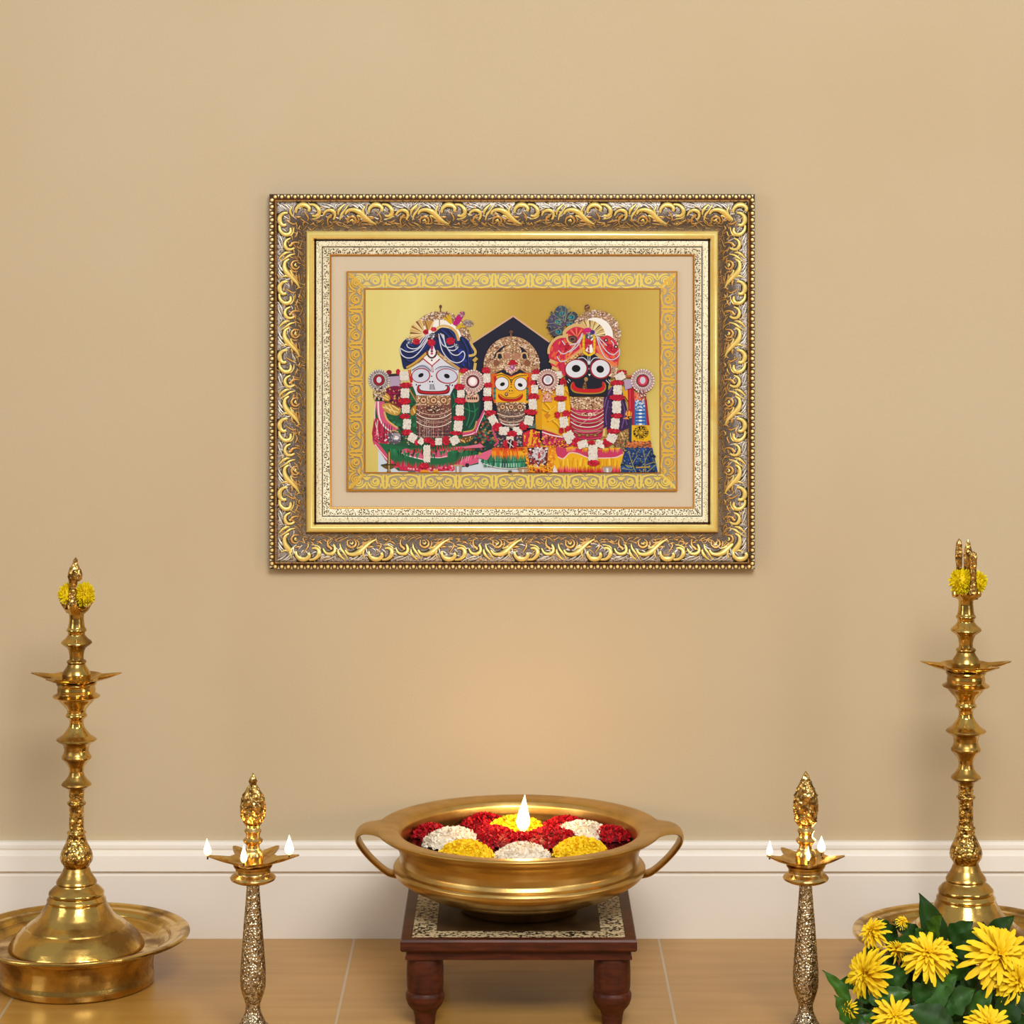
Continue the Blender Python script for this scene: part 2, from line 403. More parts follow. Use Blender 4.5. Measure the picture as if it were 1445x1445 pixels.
cr_, cd_ = rgb(250,244,222), rgb(52,42,34)
def tick(side, al, ins, w, l, rot, cl):
    X, Y = side_map(side, al, ins); a = rot
    p = [(X+l*cos(a), Y+l*sin(a)), (X-w*sin(a), Y+w*cos(a)), (X-l*cos(a), Y-l*sin(a)), (X+w*sin(a), Y-w*cos(a))]
    h = .01285-(ins-76)*.00016
    b.add([fp(*q, h) for q in p]+[fp(X, Y, h+.0009)], [(0,1,4),(1,2,4),(2,3,4),(3,0,4)], [cl]*5)
for side in range(4):
    LEN = (x1-x0) if side in (0, 2) else (y1-y0); al = 78.0
    while al < LEN-78:
        for ins in (78.2, 81, 83.4):
            if random.random() < .85:
                tick(side, al+random.uniform(-1, 1), ins+random.uniform(-.8, .8), .8, random.uniform(1.2, 2.0), random.uniform(0, pi), random.choice((cd_, cd_, cr_, rgb(110,84,52), rgb(132,70,50))))
        al += 2.9
b.build('bead_ornament', M['gilt'], inner, smooth=False)
b = MB(); v, f, c = ring(OUT, [(85.2,.006),(85.4,.0108),(86.8,.0104),(87.6,.0096),(87.8,.004)], [rgb(206,150,96)]*5); b.add(v, f, c); b.build('sight_edge', M['gold_line'], frame)
# mat board and gold plate
b = MB(); m0 = fp(466, 361, .0070); m1 = fp(979.5, 718.5, .004)
b.box((m0[0]-.002, m0[1], m1[2]-.002), (m1[0]+.002, m1[1]+.003, m0[2]+.002)); b.build('mat_board', M['mat_board'], frame, smooth=False)
PL = (488.0, 383.0, 957.2, 694.6); IM = (515.0, 409.5, 931.3, 667.8)
b = MB(); a0 = fp(PL[0], PL[1], .0115); a1 = fp(PL[2], PL[3], .0068)
plate = b.box((a0[0], a0[1], a1[2]), (a1[0], a1[1], a0[2]), rgb(186,128,34)).build('gold_plate', M['plate'], frame, smooth=False)
b = MB(); pb = .01162
v, f, c = ring(PL, [(2.2,pb),(24.8,pb)], [rgb(186,178,158)]*2)
b.add(v, f, [rgb(178,166,142)]*8)
# scrollwork printed on the border
yel = rgb(236,212,108); ora = rgb(228,184,78)
def ribbon(mb, pts, w, h, cl, mp=None):
    C = [Vector((p[0], p[1])) for p in pts]; m = len(C); vs = []; fs = []
    for j, p in enumerate(C):
        d = C[min(j+1, m-1)]-C[max(j-1, 0)]
        if d.length < 1e-9: d = Vector((1,0))
        d.normalize(); wd = (w[j] if isinstance(w, list) else w)/2
        for s in (1, -1):
            q = (p.x-d.y*wd*s, p.y+d.x*wd*s); q = mp(*q) if mp else q
            vs.append(fp(q[0], q[1], h))
    for j in range(m-1): fs.append((2*j, 2*j+1, 2*j+3, 2*j+2))
    mb.add(vs, fs, cl)
def fan(mb, cx, cy, rx, ry, h, cl, n=14, rot=0, mp=None):
    vs = []
    for k in range(n):
        a = 2*pi*k/n; x, y = rx*cos(a), ry*sin(a)
        q = (cx+x*cos(rot)-y*sin(rot), cy+x*sin(rot)+y*cos(rot)); q = mp(*q) if mp else q
        vs.append(fp(q[0], q[1], h))
    mb.add(vs, [tuple(range(n))], cl)
def pmap(side):
    X0, Y0, X1, Y1 = PL
    return {0: lambda a, i: (X0+a, Y0+i), 1: lambda a, i: (X1-i, Y0+a), 2: lambda a, i: (X0+a, Y1-i), 3: lambda a, i: (X0+i, Y0+a)}[side]
bz = [pb+.00003]
def nz_(): bz[0] += 4e-6; return bz[0]
for side in range(4):
    mp = pmap(side); LEN = PL[2]-PL[0] if side in (0, 2) else PL[3]-PL[1]
    nrep = 9 if side in (0, 2) else 6; per = (LEN-6)/nrep; cl = yel if side in (0, 2) else ora; H2 = per/2
    for k in range(nrep):
        o = 3+(k+.5)*per
        for sgn in (1, -1):
            def X(x): return o+sgn*x
            def rib(pts, ws):
                C = cat(pts, n=5); m = len(C)-1
                ww = [ws[int(j/m*(len(ws)-1))]+(ws[min(int(j/m*(len(ws)-1))+1, len(ws)-1)]-ws[int(j/m*(len(ws)-1))])*((j/m*(len(ws)-1)) % 1) for j in range(m+1)]
                C = [(X(q[0]), q[1]) for q in C if True]
                keep = [j for j, q in enumerate(C) if q[1]+0 < (q[0]+2.5) and q[1] < LEN-q[0]+2.5]
                if len(keep) > 2: ribbon(b, [C[j] for j in keep], [ww[j] for j in keep], nz_(), cl, mp)
            c0, cy = per*.235, 13.2
            rib([(c0+6.6*(1-t*.8)*cos(pi*.9+t*3.3*pi), cy+6.6*(1-t*.8)*sin(pi*.9+t*3.3*pi)) for t in [j/12 for j in range(13)]], [1.5,3.0,2.6,3.4])
            rib([(1,21.5),(6,23),(c0,22.6),(per*.40,20),(per*.44,13),(per*.46,6),(per*.5,3.4)], [1.2,2.6,2.2,3.4,4.2,3.2,1.2])
            rib([(0.6,13),(3.2,9),(7,5.4),(12,4.2),(15,5.2)], [1.2,3.4,2.8,2.0,.8])
            rib([(.6,15),(3,18.5),(5.5,19.5)], [1,3,1])
            rib([(per*.36,4),(per*.39,8),(per*.37,11)], [.8,3,1])
            rib([(per*.47,23),(per*.455,18),(per*.49,13)], [3.2,2.4,.8])
        if 10 < o < LEN-10:
            fan(b, o, 6.2, 1.5, 3.6, nz_(), cl, 10, 0, mp); fan(b, o, 18.3, 1.9, 2.4, nz_(), cl, 10, 0, mp)
v, f, c = ring((IM[0]-2, IM[1]-2, IM[2]+2, IM[3]+2), [(-.2,.0116),(-.1,.0119),(1.9,.0119),(2.0,.0117)], [rgb(176,116,36)]*4); b.add(v, f, c)
b.build('border_scrollwork', M['plate'], plate, smooth=False)
# ------------------------------------------------------------------ the printed picture itself (a flat print)
pm = MB(); ZL = [.01172]
OX, OY, SC = 0, 0, 1.0
def tile(n):
    global OX, OY, SC
    OX, OY, SC = {1:(515,420,9.03), 2:(515,540,9.03), 3:(645,430,9.03), 4:(645,540,9.03), 5:(765,420,8.5), 6:(765,540,8.5)}[n]
def hx(h): return tuple(q*.86 for q in rgb(int(h[0:2],16), int(h[2:4],16), int(h[4:6],16))[:3])+(1,)
def px_(p):
    return (min(max(OX+p[0]/SC, IM[0]), IM[2]), min(max(OY+p[1]/SC, IM[1]), IM[3]))
def up(): ZL[0] += 2.5e-6; return ZL[0]
def emit_(vs, fs, cl, h): pm.add([fp(x, y, h) for x, y in vs], fs, cl)
def PO(pts, c, sm=True):
    C = [(p.x, p.y) for p in cat([(p[0], p[1]) for p in pts], True, 4)] if sm else pts
    emit_([px_(p) for p in C], [tuple(range(len(C)))], hx(c), up())
def EL(cx, cy, rx, ry, c, rot=0, n=28):
    emit_([px_((cx+rx*cos(2*pi*k/n)*cos(rot)-ry*sin(2*pi*k/n)*sin(rot), cy+rx*cos(2*pi*k/n)*sin(rot)+ry*sin(2*pi*k/n)*cos(rot))) for k in range(n)], [tuple(range(n))], hx(c), up())
def LI(pts, w, c, sm=True):
    C = cat([(p[0], p[1]) for p in pts], False, 5) if sm else [Vector(p) for p in pts]
    vs = []; m = len(C)
    for j, p in enumerate(C):
        d = C[min(j+1, m-1)]-C[max(j-1, 0)]
        if d.length < 1e-6: d = Vector((1, 0))
        d.normalize()
        for s in (1, -1): vs.append(px_((p.x-d.y*w/2*s, p.y+d.x*w/2*s)))
    emit_(vs, [(2*j, 2*j+1, 2*j+3, 2*j+2) for j in range(m-1)], hx(c), up())
def inside(p, poly):
    r = False; j = len(poly)-1
    for i in range(len(poly)):
        if (poly[i][1] > p[1]) != (poly[j][1] > p[1]) and p[0] < (poly[j][0]-poly[i][0])*(p[1]-poly[i][1])/(poly[j][1]-poly[i][1])+poly[i][0]: r = not r
        j = i
    return r
def DOTS(test, box, n, cols, r0, r1, k=5):
    """small printed flecks inside a region"""
    h0 = up(); done = 0; tries = 0
    while done < n and tries < n*12:
        tries += 1; x = random.uniform(box[0], box[2]); y = random.uniform(box[1], box[3])
        if not test((x, y)): continue
        done += 1; r = random.uniform(r0, r1); a0 = random.random()*6
        emit_([px_((x+r*cos(a0+2*pi*q/k), y+r*sin(a0+2*pi*q/k)*random.uniform(.6, 1.1))) for q in range(k)], [tuple(range(k))], hx(random.choice(cols)), h0+random.random()*6e-6)
    ZL[0] += 7e-6
def DP(pts, n, cols, r0, r1, k=5):
    xs = [p[0] for p in pts]; ys = [p[1] for p in pts]
    DOTS(lambda p: inside(p, pts), (min(xs), min(ys), max(xs), max(ys)), n, cols, r0, r1, k)
def ANN(cx, cy, r0, r1, n, cols, d0, d1, a0=0, a1=6.2832):
    DOTS(lambda p: r0 < math.hypot(p[0]-cx, p[1]-cy) < r1 and a0 <= atan2(p[1]-cy, p[0]-cx) % 6.2832 <= a1, (cx-r1, cy-r1, cx+r1, cy+r1), n, cols, d0, d1)
def WH(cx, cy, w, h, rot=0):
    """block of white blossoms in a garland"""
    pts = []; n = 22
    for k in range(n):
        a = 2*pi*k/n; q = (1.0 if k % 2 else .88)
        x, y = w*q*max(-.86, min(.86, cos(a)*1.15)), h*q*max(-.88, min(.88, sin(a)*1.15))
        pts.append((cx+x*cos(rot)-y*sin(rot), cy+x*sin(rot)+y*cos(rot)))
    PO(pts, 'e6e2da', False)
    DP(pts, 26, ['fbf9f2','ffffff','d2ccc2','efe9d4','bdb6ae'], 4, 10)
def RD(cx, cy, w, h, rot=0):
    """cluster of red petals in a garland"""
    pts = []; n = 16
    for k in range(n):
        a = 2*pi*k/n; q = 1.0 if k % 2 else .82
        x, y = w*q*cos(a), h*q*sin(a); pts.append((cx+x*cos(rot)-y*sin(rot), cy+x*sin(rot)+y*cos(rot)))
    PO(pts, 'b81230', True); DP(pts, 12, ['d81e3e','8e0a22','c81632','e03050'], 6, 15, 6)
def MED(cx, cy, R, silver, c1, c2, c3):
    """round jewelled hand ornament"""
    EL(cx, cy, R, R, silver[0]); n = 26; h = up()
    for k in range(n):
        a = 2*pi*k/n
        for rr, d, cc in ((.95, .075, silver[1]), (.78, .06, silver[2]), (.64, .055, silver[1])):
            x, y = cx+R*rr*cos(a), cy+R*rr*sin(a); h2 = h+random.random()*6e-6
            emit_([px_((x+R*d*cos(q*pi/3), y+R*d*sin(q*pi/3))) for q in range(6)], [tuple(range(6))], hx(cc), h2)
    ZL[0] += 7e-6
    ANN(cx, cy, R*.5, R*.98, 60, [silver[3], silver[1], silver[2]], R*.03, R*.05)
    EL(cx, cy, R*.54, R*.54, '3a2a26'); EL(cx, cy, R*.49, R*.49, c1); EL(cx, cy, R*.40, R*.40, c2); EL(cx, cy-R*.03, R*.24, R*.3, c3)
JW = ['f0d8b8','c89c72','8a5c3c','fff0d8','6a4030','dcb48c','b88860']
# gold ground of the print: foil reflection painted in, pale to deep to pale
nx_, ny_ = 24, 14; vs = []; cs = []
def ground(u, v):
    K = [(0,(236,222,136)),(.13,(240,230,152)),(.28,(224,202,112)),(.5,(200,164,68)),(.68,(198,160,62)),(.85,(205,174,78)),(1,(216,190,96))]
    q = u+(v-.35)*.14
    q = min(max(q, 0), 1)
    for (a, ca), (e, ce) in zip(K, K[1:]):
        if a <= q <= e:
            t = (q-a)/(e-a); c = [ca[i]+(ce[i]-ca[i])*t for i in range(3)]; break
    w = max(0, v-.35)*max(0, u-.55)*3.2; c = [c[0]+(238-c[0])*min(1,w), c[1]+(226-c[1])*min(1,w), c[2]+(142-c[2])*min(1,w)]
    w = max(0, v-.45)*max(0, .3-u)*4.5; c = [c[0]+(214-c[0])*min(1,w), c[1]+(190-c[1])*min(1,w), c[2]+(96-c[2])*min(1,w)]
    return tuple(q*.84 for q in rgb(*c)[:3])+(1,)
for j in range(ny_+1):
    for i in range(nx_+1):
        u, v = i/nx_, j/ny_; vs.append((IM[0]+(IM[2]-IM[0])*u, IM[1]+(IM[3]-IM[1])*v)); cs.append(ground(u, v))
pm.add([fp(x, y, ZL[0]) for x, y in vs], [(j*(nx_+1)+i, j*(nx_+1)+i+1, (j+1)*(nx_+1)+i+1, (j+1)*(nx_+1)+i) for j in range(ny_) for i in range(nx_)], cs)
# --- dark gabled throne back
tile(3)
PO([(170,520),(715,145),(1190,480),(1290,560),(1330,900),(1330,1264),(1100,1760),(330,1760),(150,1264),(150,600)], '1c1e34', False)
LI([(185,500),(715,150)], 22, 'd8b090', False); LI([(715,150),(1180,485)], 22, 'd8b090', False)
LI([(190,510),(715,166)], 7, '20202c', False); LI([(715,166),(1180,500)], 7, '20202c', False)
# --- base cloth layers
tile(2)
PO([(160,860),(160,1164),(1445,1164),(1445,900)], 'd4e2f2', False)
tile(4); PO([(0,950),(0,1164),(950,1164),(950,950)], 'd4e2f2', False)
tile(2)
PO([(115,240),(120,480),(85,640),(90,760),(170,850),(280,1030),(420,1140),(700,1150),(1000,1130),(1250,1090),(1445,1040),(1445,140),(1000,60),(350,60)], '1d5a3c', False)
DP([(150,260),(115,640),(300,1000),(600,1100),(1300,1050),(1445,900),(1445,200),(300,100)], 240, ['164a34','2a7a50','1a3a34','226a48'], 12, 34)
PO([(1100,110),(1440,110),(1440,480),(1330,600),(1240,620),(1100,500)], '14473a')
for q in (((1300,200),(1330,400),(1290,560)),((1250,330),(1380,380),(1440,330)),((1380,250),(1400,420),(1320,590)),((1120,140),(1150,260),(1110,330))): LI(q, 13, '2a8058')
# plum sleeve and arms
tile(1); PO([(290,1000),(440,1010),(440,1180),(330,1190),(300,1100)], 'b8a4c2')
LI([(310,1180),(430,1165)], 16, 'a07848'); LI([(290,1000),(430,990)], 34, '2c2630'); EL(300,960,35,30,'8e1030'); EL(415,955,28,38,'c2103c')
tile(2); PO([(270,80),(450,70),(470,330),(330,290),(260,200)], '7c1440'); DP([(280,90),(450,80),(450,300),(320,260)], 50, ['b01c50','4a1230','96204a','caa24c','2a1c3c'], 8, 18)
# pink ribbon at the left
PO([(115,245),(240,250),(250,430),(320,530),(430,600),(340,640),(240,600),(160,470)], 'd85a86', False)
PO([(110,460),(170,470),(250,600),(330,650),(300,790),(200,800),(100,770),(80,660)], 'b4284c', False)
LI([(160,250),(175,450),(240,570),(330,640)], 20, 'f2e4ea'); LI([(125,250),(118,470),(150,620),(170,760)], 12, 'eed8de')
LI([(240,380),(280,490),(410,590)], 22, 'e0b868'); 
for k in range(9): LI([(125+k*30,470+k*14),(105+k*32,700+k*12)], 10, random.choice(['8a1838','2a2a30','e6c8d0','c23a62']), False)
DP([(90,640),(250,640),(300,800),(120,780)], 40, ['e8dce0','c81e48','2c2a34','e4507e'], 6, 16)
# gold leaves
for q, c in ((((215,120),(300,170),(310,230),(250,250),(205,190)),'c8963c'),(((205,300),(300,270),(440,330),(440,400),(380,430),(270,390)),'c89a44'),(((600,320),(660,290),(650,380),(600,430),(570,390)),'c08a34')): PO(q, c)
for q in (((230,150),(290,200)),((250,300),(330,390)),((300,290),(380,410)),((220,320),(420,390)),((340,300),(430,360)),((610,340),(630,400)),((215,190),(290,230))): LI(q, 13, 'f4dc92', False)
LI([(235,240),(300,260),(430,330)], 16, '7a5018')
LI([(560,90),(660,260)], 20, 'caa060', False); LI([(575,100),(650,240)], 7, '4a2c18', False)
# silver pot and ornaments
EL(370,715,90,85,'5a5866'); EL(385,700,60,50,'9a98aa'); EL(390,715,34,26,'f4f4fc'); LI([(430,570),(470,640),(460,760)], 22, '2a2630'); LI([(320,650),(350,620),(420,640)], 14, 'caa870')
DP([(270,620),(560,660),(560,800),(290,800)], 46, ['3a3440','8a8698','c8a468','5a3a2a','d8d4e0'], 6, 14)
# bodice
PO([(645,170),(1090,170),(1100,420),(1080,720),(660,720),(645,430)], '6a3c3c', False)
for k in range(11): LI([(655,480+k*22),(1090,480+k*22)], 6, random.choice(['a88078','3c2428','8a4c54','c8b0a4','2e3a4c']), False)
for k in range(15): LI([(665+k*29,470),(665+k*29,715)], 6, random.choice(['a8867c','3c2430','b04050','c8b4a8','2c4048']), False)
DP([(645,430),(1100,430),(1080,720),(660,720)], 170, ['b89c94','2c1c24','8c3844','d8c8bc','34405c'], 5, 9)
PO([(640,172),(1090,172),(1080,290),(650,300)], 'a8805c', False); DP([(640,172),(1090,172),(1080,290),(650,300)], 330, JW, 5, 11)
for cx in (740, 870, 1000): EL(cx,235,50,48,'7a5038'); EL(cx,235,36,34,'e0bc90'); EL(cx,235,18,17,'8a4a3c')
PO([(650,300),(1090,295),(1100,460),(860,500),(645,440)], '7a4c44', False); DP([(650,300),(1090,300),(1100,440),(860,480),(645,430)], 170, ['4c2c2c','a87868','c8a08c','923848','f0d8c4'], 5, 10)
for d, (w, c) in enumerate(((20,'d8b4a0'),(22,'f0dccc'),(20,'c89c8c'),(22,'ecd2c4'))):
    y = 350+d*52; LI([(650,y),(740,y+52),(870,y+72),(1000,y+52),(1098,y-4)], w, '3a2224'); LI([(650,y),(740,y+52),(870,y+72),(1000,y+52),(1098,y-4)], w-9, c)
EL(865,350,95,46,'5a3630'); DP([(775,350),(865,308),(955,350),(865,396)], 40, ['f4e8d4','c8a078','4a2a24'], 7, 13)
# left skirt: pink, green and red ruffles
PO([(100,770),(300,800),(560,840),(860,860),(1150,830),(1445,800),(1445,1050),(1250,1090),(1000,1130),(700,1150),(420,1130),(260,1010),(170,870)], '1f6a44', False)
PO([(90,740),(180,800),(300,960),(420,1090),(380,1110),(270,1020),(170,880),(100,790)], 'd4527c', False); LI([(120,800),(180,880),(290,1010)], 12, 'f4e4ea')
PO([(440,880),(520,850),(740,920),(740,995),(640,975),(540,940),(460,915)], 'dc6088', False); LI([(455,912),(560,950),(740,995)], 12, 'f6ecee')
PO([(830,910),(930,870),(1030,850),(1060,960),(960,975),(830,960)], 'd85a84', False); LI([(840,965),(950,970),(1040,950)], 10, 'f0dce2')
LI([(1040,885),(1160,850),(1300,840),(1445,815)], 34, 'e07898'); PO([(1170,850),(1250,840),(1250,890),(1200,900)], 'd2507c')
for k in range(60):
    x = 300+k*19.3; y = 800+ (70 if x < 900 else 50)+random.uniform(-20, 60); L = random.uniform(60, 110)
    c = random.choice(['2c8a5a','175038','237a4e','123c30'])
    if 290 < x < 1440: PO([(x-12,y),(x+14,y),(x+random.uniform(-14,14),y+L)], c, False)
for k in range(46):
    x = 330+k*24; y = 1000+60*sin((x-330)/1100*pi)-(x>1000)*(x-1000)*.16
    PO([(x-13,y+70),(x+13,y+70),(x+random.uniform(-6,6),y-random.uniform(0,30))], random.choice(['d01c3c','b0122c','e04a78','c8183c']), False)
for k in range(26):
    x = 540+k*34; PO([(x-10,905-(x>900)*30),(x+12,905-(x>900)*30),(x,850-(x>900)*30-random.uniform(0,20))], random.choice(['d8283c','c41830']), False)
PO([(420,1080),(560,1085),(720,1120),(900,1120),(1130,1060),(1140,1120),(1000,1140),(700,1150),(440,1130)], 'cc2c50', False)
DP([(420,1085),(720,1120),(1130,1070),(1130,1130),(700,1150),(440,1130)], 50, ['e86a90','f0b0c0','a80e2a','d83060'], 8, 20)
PO([(1150,1060),(1300,960),(1445,930),(1445,1030),(1280,1080)], 'de5c88', False)
for k in range(9): LI([(1190+k*30,1060-k*12),(1215+k*28,960-k*4)], 10, random.choice(['c01c40','f0a0b8','e87098']), False)
# right pink ribbon of the left figure
PO([(1445,470),(1395,560),(1400,620),(1240,640),(1240,700),(1420,670),(1445,600)], 'd04878', False); LI([(1245,690),(1390,650),(1440,520)], 12, 'f4dce4'); LI([(1250,640),(1380,610),(1420,500)], 16, 'd8b060')
PO([(1200,720),(1420,680),(1445,690),(1445,760),(1190,780)], '7a5228', False); DP([(1200,720),(1440,690),(1440,760),(1200,780)], 40, ['c89448','3a2a20','e0b870'], 7, 14)
# foreground vessels
PO([(285,880),(320,880),(325,1040),(380,1060),(360,1100),(310,1120),(325,1164),(270,1164),(285,1120),(240,1100),(190,1065),(275,1040)], '6a5428', False); LI([(302,900),(300,1150)], 12, 'd8bc70', False); LI([(200,1062),(390,1058)], 14, '3c3420', False)
PO([(1125,1060),(1240,1060),(1225,1164),(1150,1164)], 'a4a0a4', False); LI([(1125,1066),(1240,1066)], 16, 'c8a468', False); LI([(1180,1080),(1182,1160)], 22, 'e4e2e6', False); EL(1300,1065,26,26,'2c2a30')
EL(755,1150,55,26,'f09a1c'); EL(900,1145,36,24,'e0a81e'); EL(590,1150,48,20,'6a6870')
# --- left figure: halo, turban, face
tile(1)
EL(950,570,392,388,'9c7858',0,44); ANN(950,570,285,392,460, JW+['8c8c9c','e8e4ec'], 6, 13, pi, 6.2832); EL(950,570,284,284,'fbfaf6',0,40); LI([(946,280),(946,390)], 14, 'b09060', False)
LI([(960,190),(958,130)], 16, '7a5034', False); EL(960,120,18,24,'6a4430')
# gold fan
for k in range(15):
    a = radians(105+k*12.5); a2 = radians(105+(k+1)*12.5); R = 205+random.uniform(-8,8)
    PO([(770,470),(770+R*cos(a),470-R*sin(a)*.98),(770+R*cos(a2),470-R*sin(a2)*.98)], ['e0b868','8a5c28','f0d494','a87434'][k % 4], False)
for k in range(15):
    a = radians(108+k*12.5); LI([(770,470),(770+205*cos(a),470-205*sin(a))], 8, 'f6e2ac', False)
PO([(740,300),(880,300),(840,420),(780,420)], 'c89850', False); LI([(760,300),(800,430)], 10, '6e4820', False); LI([(870,310),(820,420)], 14, 'f2dca0', False)
# feathers
for q in (((1100,340),(1040,230)),((1100,340),(1075,220)),((1100,340),(1000,260)),((1160,400),(1290,360)),((1160,400),(1240,330))): LI(q, 26, 'dcb41c', False)
PO([(1120,350),(1150,270),(1200,200),(1245,180),(1270,205),(1240,270),(1180,350)], 'c2107c'); DP([(1190,215),(1250,180),(1270,210),(1230,260)], 26, ['a88898','c8b0b8','8a5068'], 7, 14)
PO([(1250,350),(1270,290),(1350,300),(1385,345),(1330,380)], '9a8480'); DP([(1250,350),(1270,290),(1350,300),(1385,345),(1330,380)], 40, ['b8a49c','7a6460','cabcae'], 6, 14)
PO([(1200,400),(1280,400),(1345,500),(1340,600),(1250,520)], '8a7058'); DP([(1200,400),(1280,400),(1345,500),(1340,590),(1250,520)], 70, JW+['9a9aac'], 6, 12)
# navy turban
NAVY = '16265c'
PO([(540,530),(470,580),(440,670),(460,800),(490,915),(560,890),(690,810),(800,700),(850,580),(800,480),(690,560),(620,590)], NAVY)
PO([(870,470),(930,410),(990,388),(1090,410),(1160,480),(1190,560),(1220,500),(1300,540),(1370,630),(1370,740),(1350,800),(1380,960),(1200,930),(1000,790),(900,690),(865,580)], NAVY)
for q in (((480,650),(560,720),(700,700),(790,600)),((470,760),(560,830),(700,780)),((900,500),(1000,620),(1100,800),(1180,900)),((960,430),(1060,520),(1180,700),(1250,900)),((1220,540),(1290,680),(1310,900)),((1050,420),(1130,520),(1160,620)),((1290,560),(1350,700),(1330,820)),((500,600),(600,640))):
    LI(q, 22, '0e1838'); LI([(x+14,y-12) for x, y in q], 11, '2a44a0')
DP([(1200,680),(1290,680),(1290,860),(1180,860)], 18, ['2438a4','1c2c8c'], 12, 24)
LI([(885,430),(940,385),(1000,368),(1080,385),(1150,440),(1180,510),(1190,555)], 34, 'd8b464'); LI([(905,405),(985,375),(1070,385)], 9, 'f6e4a8')
LI([(1340,560),(1365,620),(1405,690),(1390,735),(1320,750)], 32, 'd8b868'); LI([(1425,775),(1380,820)], 44, 'cdaa58', False); LI([(1405,840),(1390,960)], 36, 'd8b868')
LI([(525,905),(640,835),(800,695)], 34, 'd6a648'); LI([(525,915),(650,845),(805,715)], 7, '7a5220'); LI([(905,690),(1010,790),(1200,925)], 42, 'caa066'); LI([(905,705),(1010,808),(1190,935)], 8, '7a5030')
DP([(900,690),(940,690),(1090,830),(1060,850)], 22, ['f0dcc0','8a6040','e0c090'], 7, 12)
# face
PO([(590,905),(700,830),(800,745),(850,720),(905,745),(1000,815),(1190,935),(1180,1080),(1120,1170),(1080,1254),(650,1254),(600,1120),(570,1040)], 'dfe4f4', False)
PO([(740,780),(850,700),(950,790),(850,870)], 'f8f8fc', False); LI([(735,785),(850,878),(950,790)], 16, 'b42432', False); LI([(850,880),(862,960)], 22, 'b43c3c', False); LI([(852,890),(860,950)], 9, 'f4e8ea', False)
PO([(600,930),(720,860),(820,900),(840,960),(720,905),(600,945)], 'b4b8d4')
PO([(900,950),(960,890),(1080,880),(1180,940),(1050,910),(940,920)], 'b8bcd8')
LI([(590,935),(680,885),(760,885),(835,945)], 8, '2a2c3c'); LI([(890,930),(950,890),(1060,890),(1170,935)], 8, '2a2c3c')
LI([(560,930),(590,1090)], 34, 'c22438', False); LI([(560,930),(575,1010)], 10, 'e8a040', False)
EL(708,1002,122,96,'a8242e',-.12); EL(706,1002,109,84,'d4dcf2',-.12); EL(708,998,36,25,'0a0a10',-.5); 
EL(1040,1010,142,98,'a8242e',.12); EL(1042,1008,128,86,'d4dcf2',.12); EL(1040,1008,38,28,'0a0a10',.4)
EL(845,1010,9,9,'202030'); EL(840,1085,48,42,'c8cce0'); EL(840,1082,40,36,'e8ebf8'); EL(822,1080,11,11,'14141c'); EL(856,1080,11,11,'14141c')
PO([(820,1110),(875,1110),(895,1185),(815,1185)], 'a8acbc', False); LI([(835,1115),(825,1180)], 5, '5a5c68', False); LI([(865,1115),(880,1180)], 5, '5a5c68', False)
PO([(690,1120),(668,1130),(656,1170),(668,1215),(720,1240),(860,1248),(1000,1242),(1060,1225),(1080,1180),(1070,1135),(1040,1122),(1040,1165),(1000,1192),(860,1200),(730,1192),(690,1165)], '5a1a24'); 
PO([(684,1132),(668,1150),(668,1190),(700,1218),(780,1230),(860,1232),(960,1230),(1040,1215),(1066,1185),(1062,1145),(1046,1135),(1052,1170),(1010,1202),(860,1210),(720,1202),(684,1175)], 'c81e2c')
for x, y in ((650,1120),(700,1128),(1030,1130),(1078,1122),(1110,1126)): EL(x,y,8,12,'202028',.4)
# turban jewels and strings of beads
for q in (((810,460),(740,560),(680,640),(610,660),(545,640),(525,600)),((820,475),(730,610),(640,680),(540,700),(450,655)),((825,490),(720,660),(620,760),(530,775),(460,730),(440,650)),((790,470),(720,540),(690,590)),
          ((935,465),(960,560),(1000,620),(1080,640),(1180,600)),((960,460),(1010,560),(1050,660),(1130,680),(1185,640)),((985,470),(1020,600),(1100,720),(1180,740),(1245,690),(1270,740),(1240,810),(1160,838),(1060,790),(980,680),(945,540),(940,470)),((1000,480),(1010,560),(1030,640))):
    LI(q, 15, '8890b4'); LI(q, 9, 'e8ecfa')
for x, y, r in ((650,567,52),(1088,560,62),(843,582,58),(872,410,38),(770,445,40)): RD(x,y,r,r*.85)
EL(860,490,44,36,'3a3c48'); DP([(820,490),(860,455),(905,490),(860,525)], 26, ['e4e8f4','a8acc0','5a5c70'], 7, 12); EL(810,530,16,16,'40241c'); EL(915,490,16,20,'5a2c1c'); EL(850,640,18,20,'b03070'); 
for y in (660,690,720): EL(848,y,17,14,'c04080' if y != 690 else '7a2458')
for k in range(12):
    a = pi*k/11; EL(848-62*cos(a), 700+75*sin(a)**1.2, 12, 12, ['3a2218','7a2a20','20202c'][k % 3])
EL(848,805,11,11,'202030')
DP([(520,520),(600,530),(590,590),(540,600)], 26, ['8088a0','c8ccd8','4a5068'], 7, 14); DP([(1130,600),(1190,570),(1190,640),(1140,650)], 24, ['8088a0','c8ccd8','3a4058'], 7, 13)
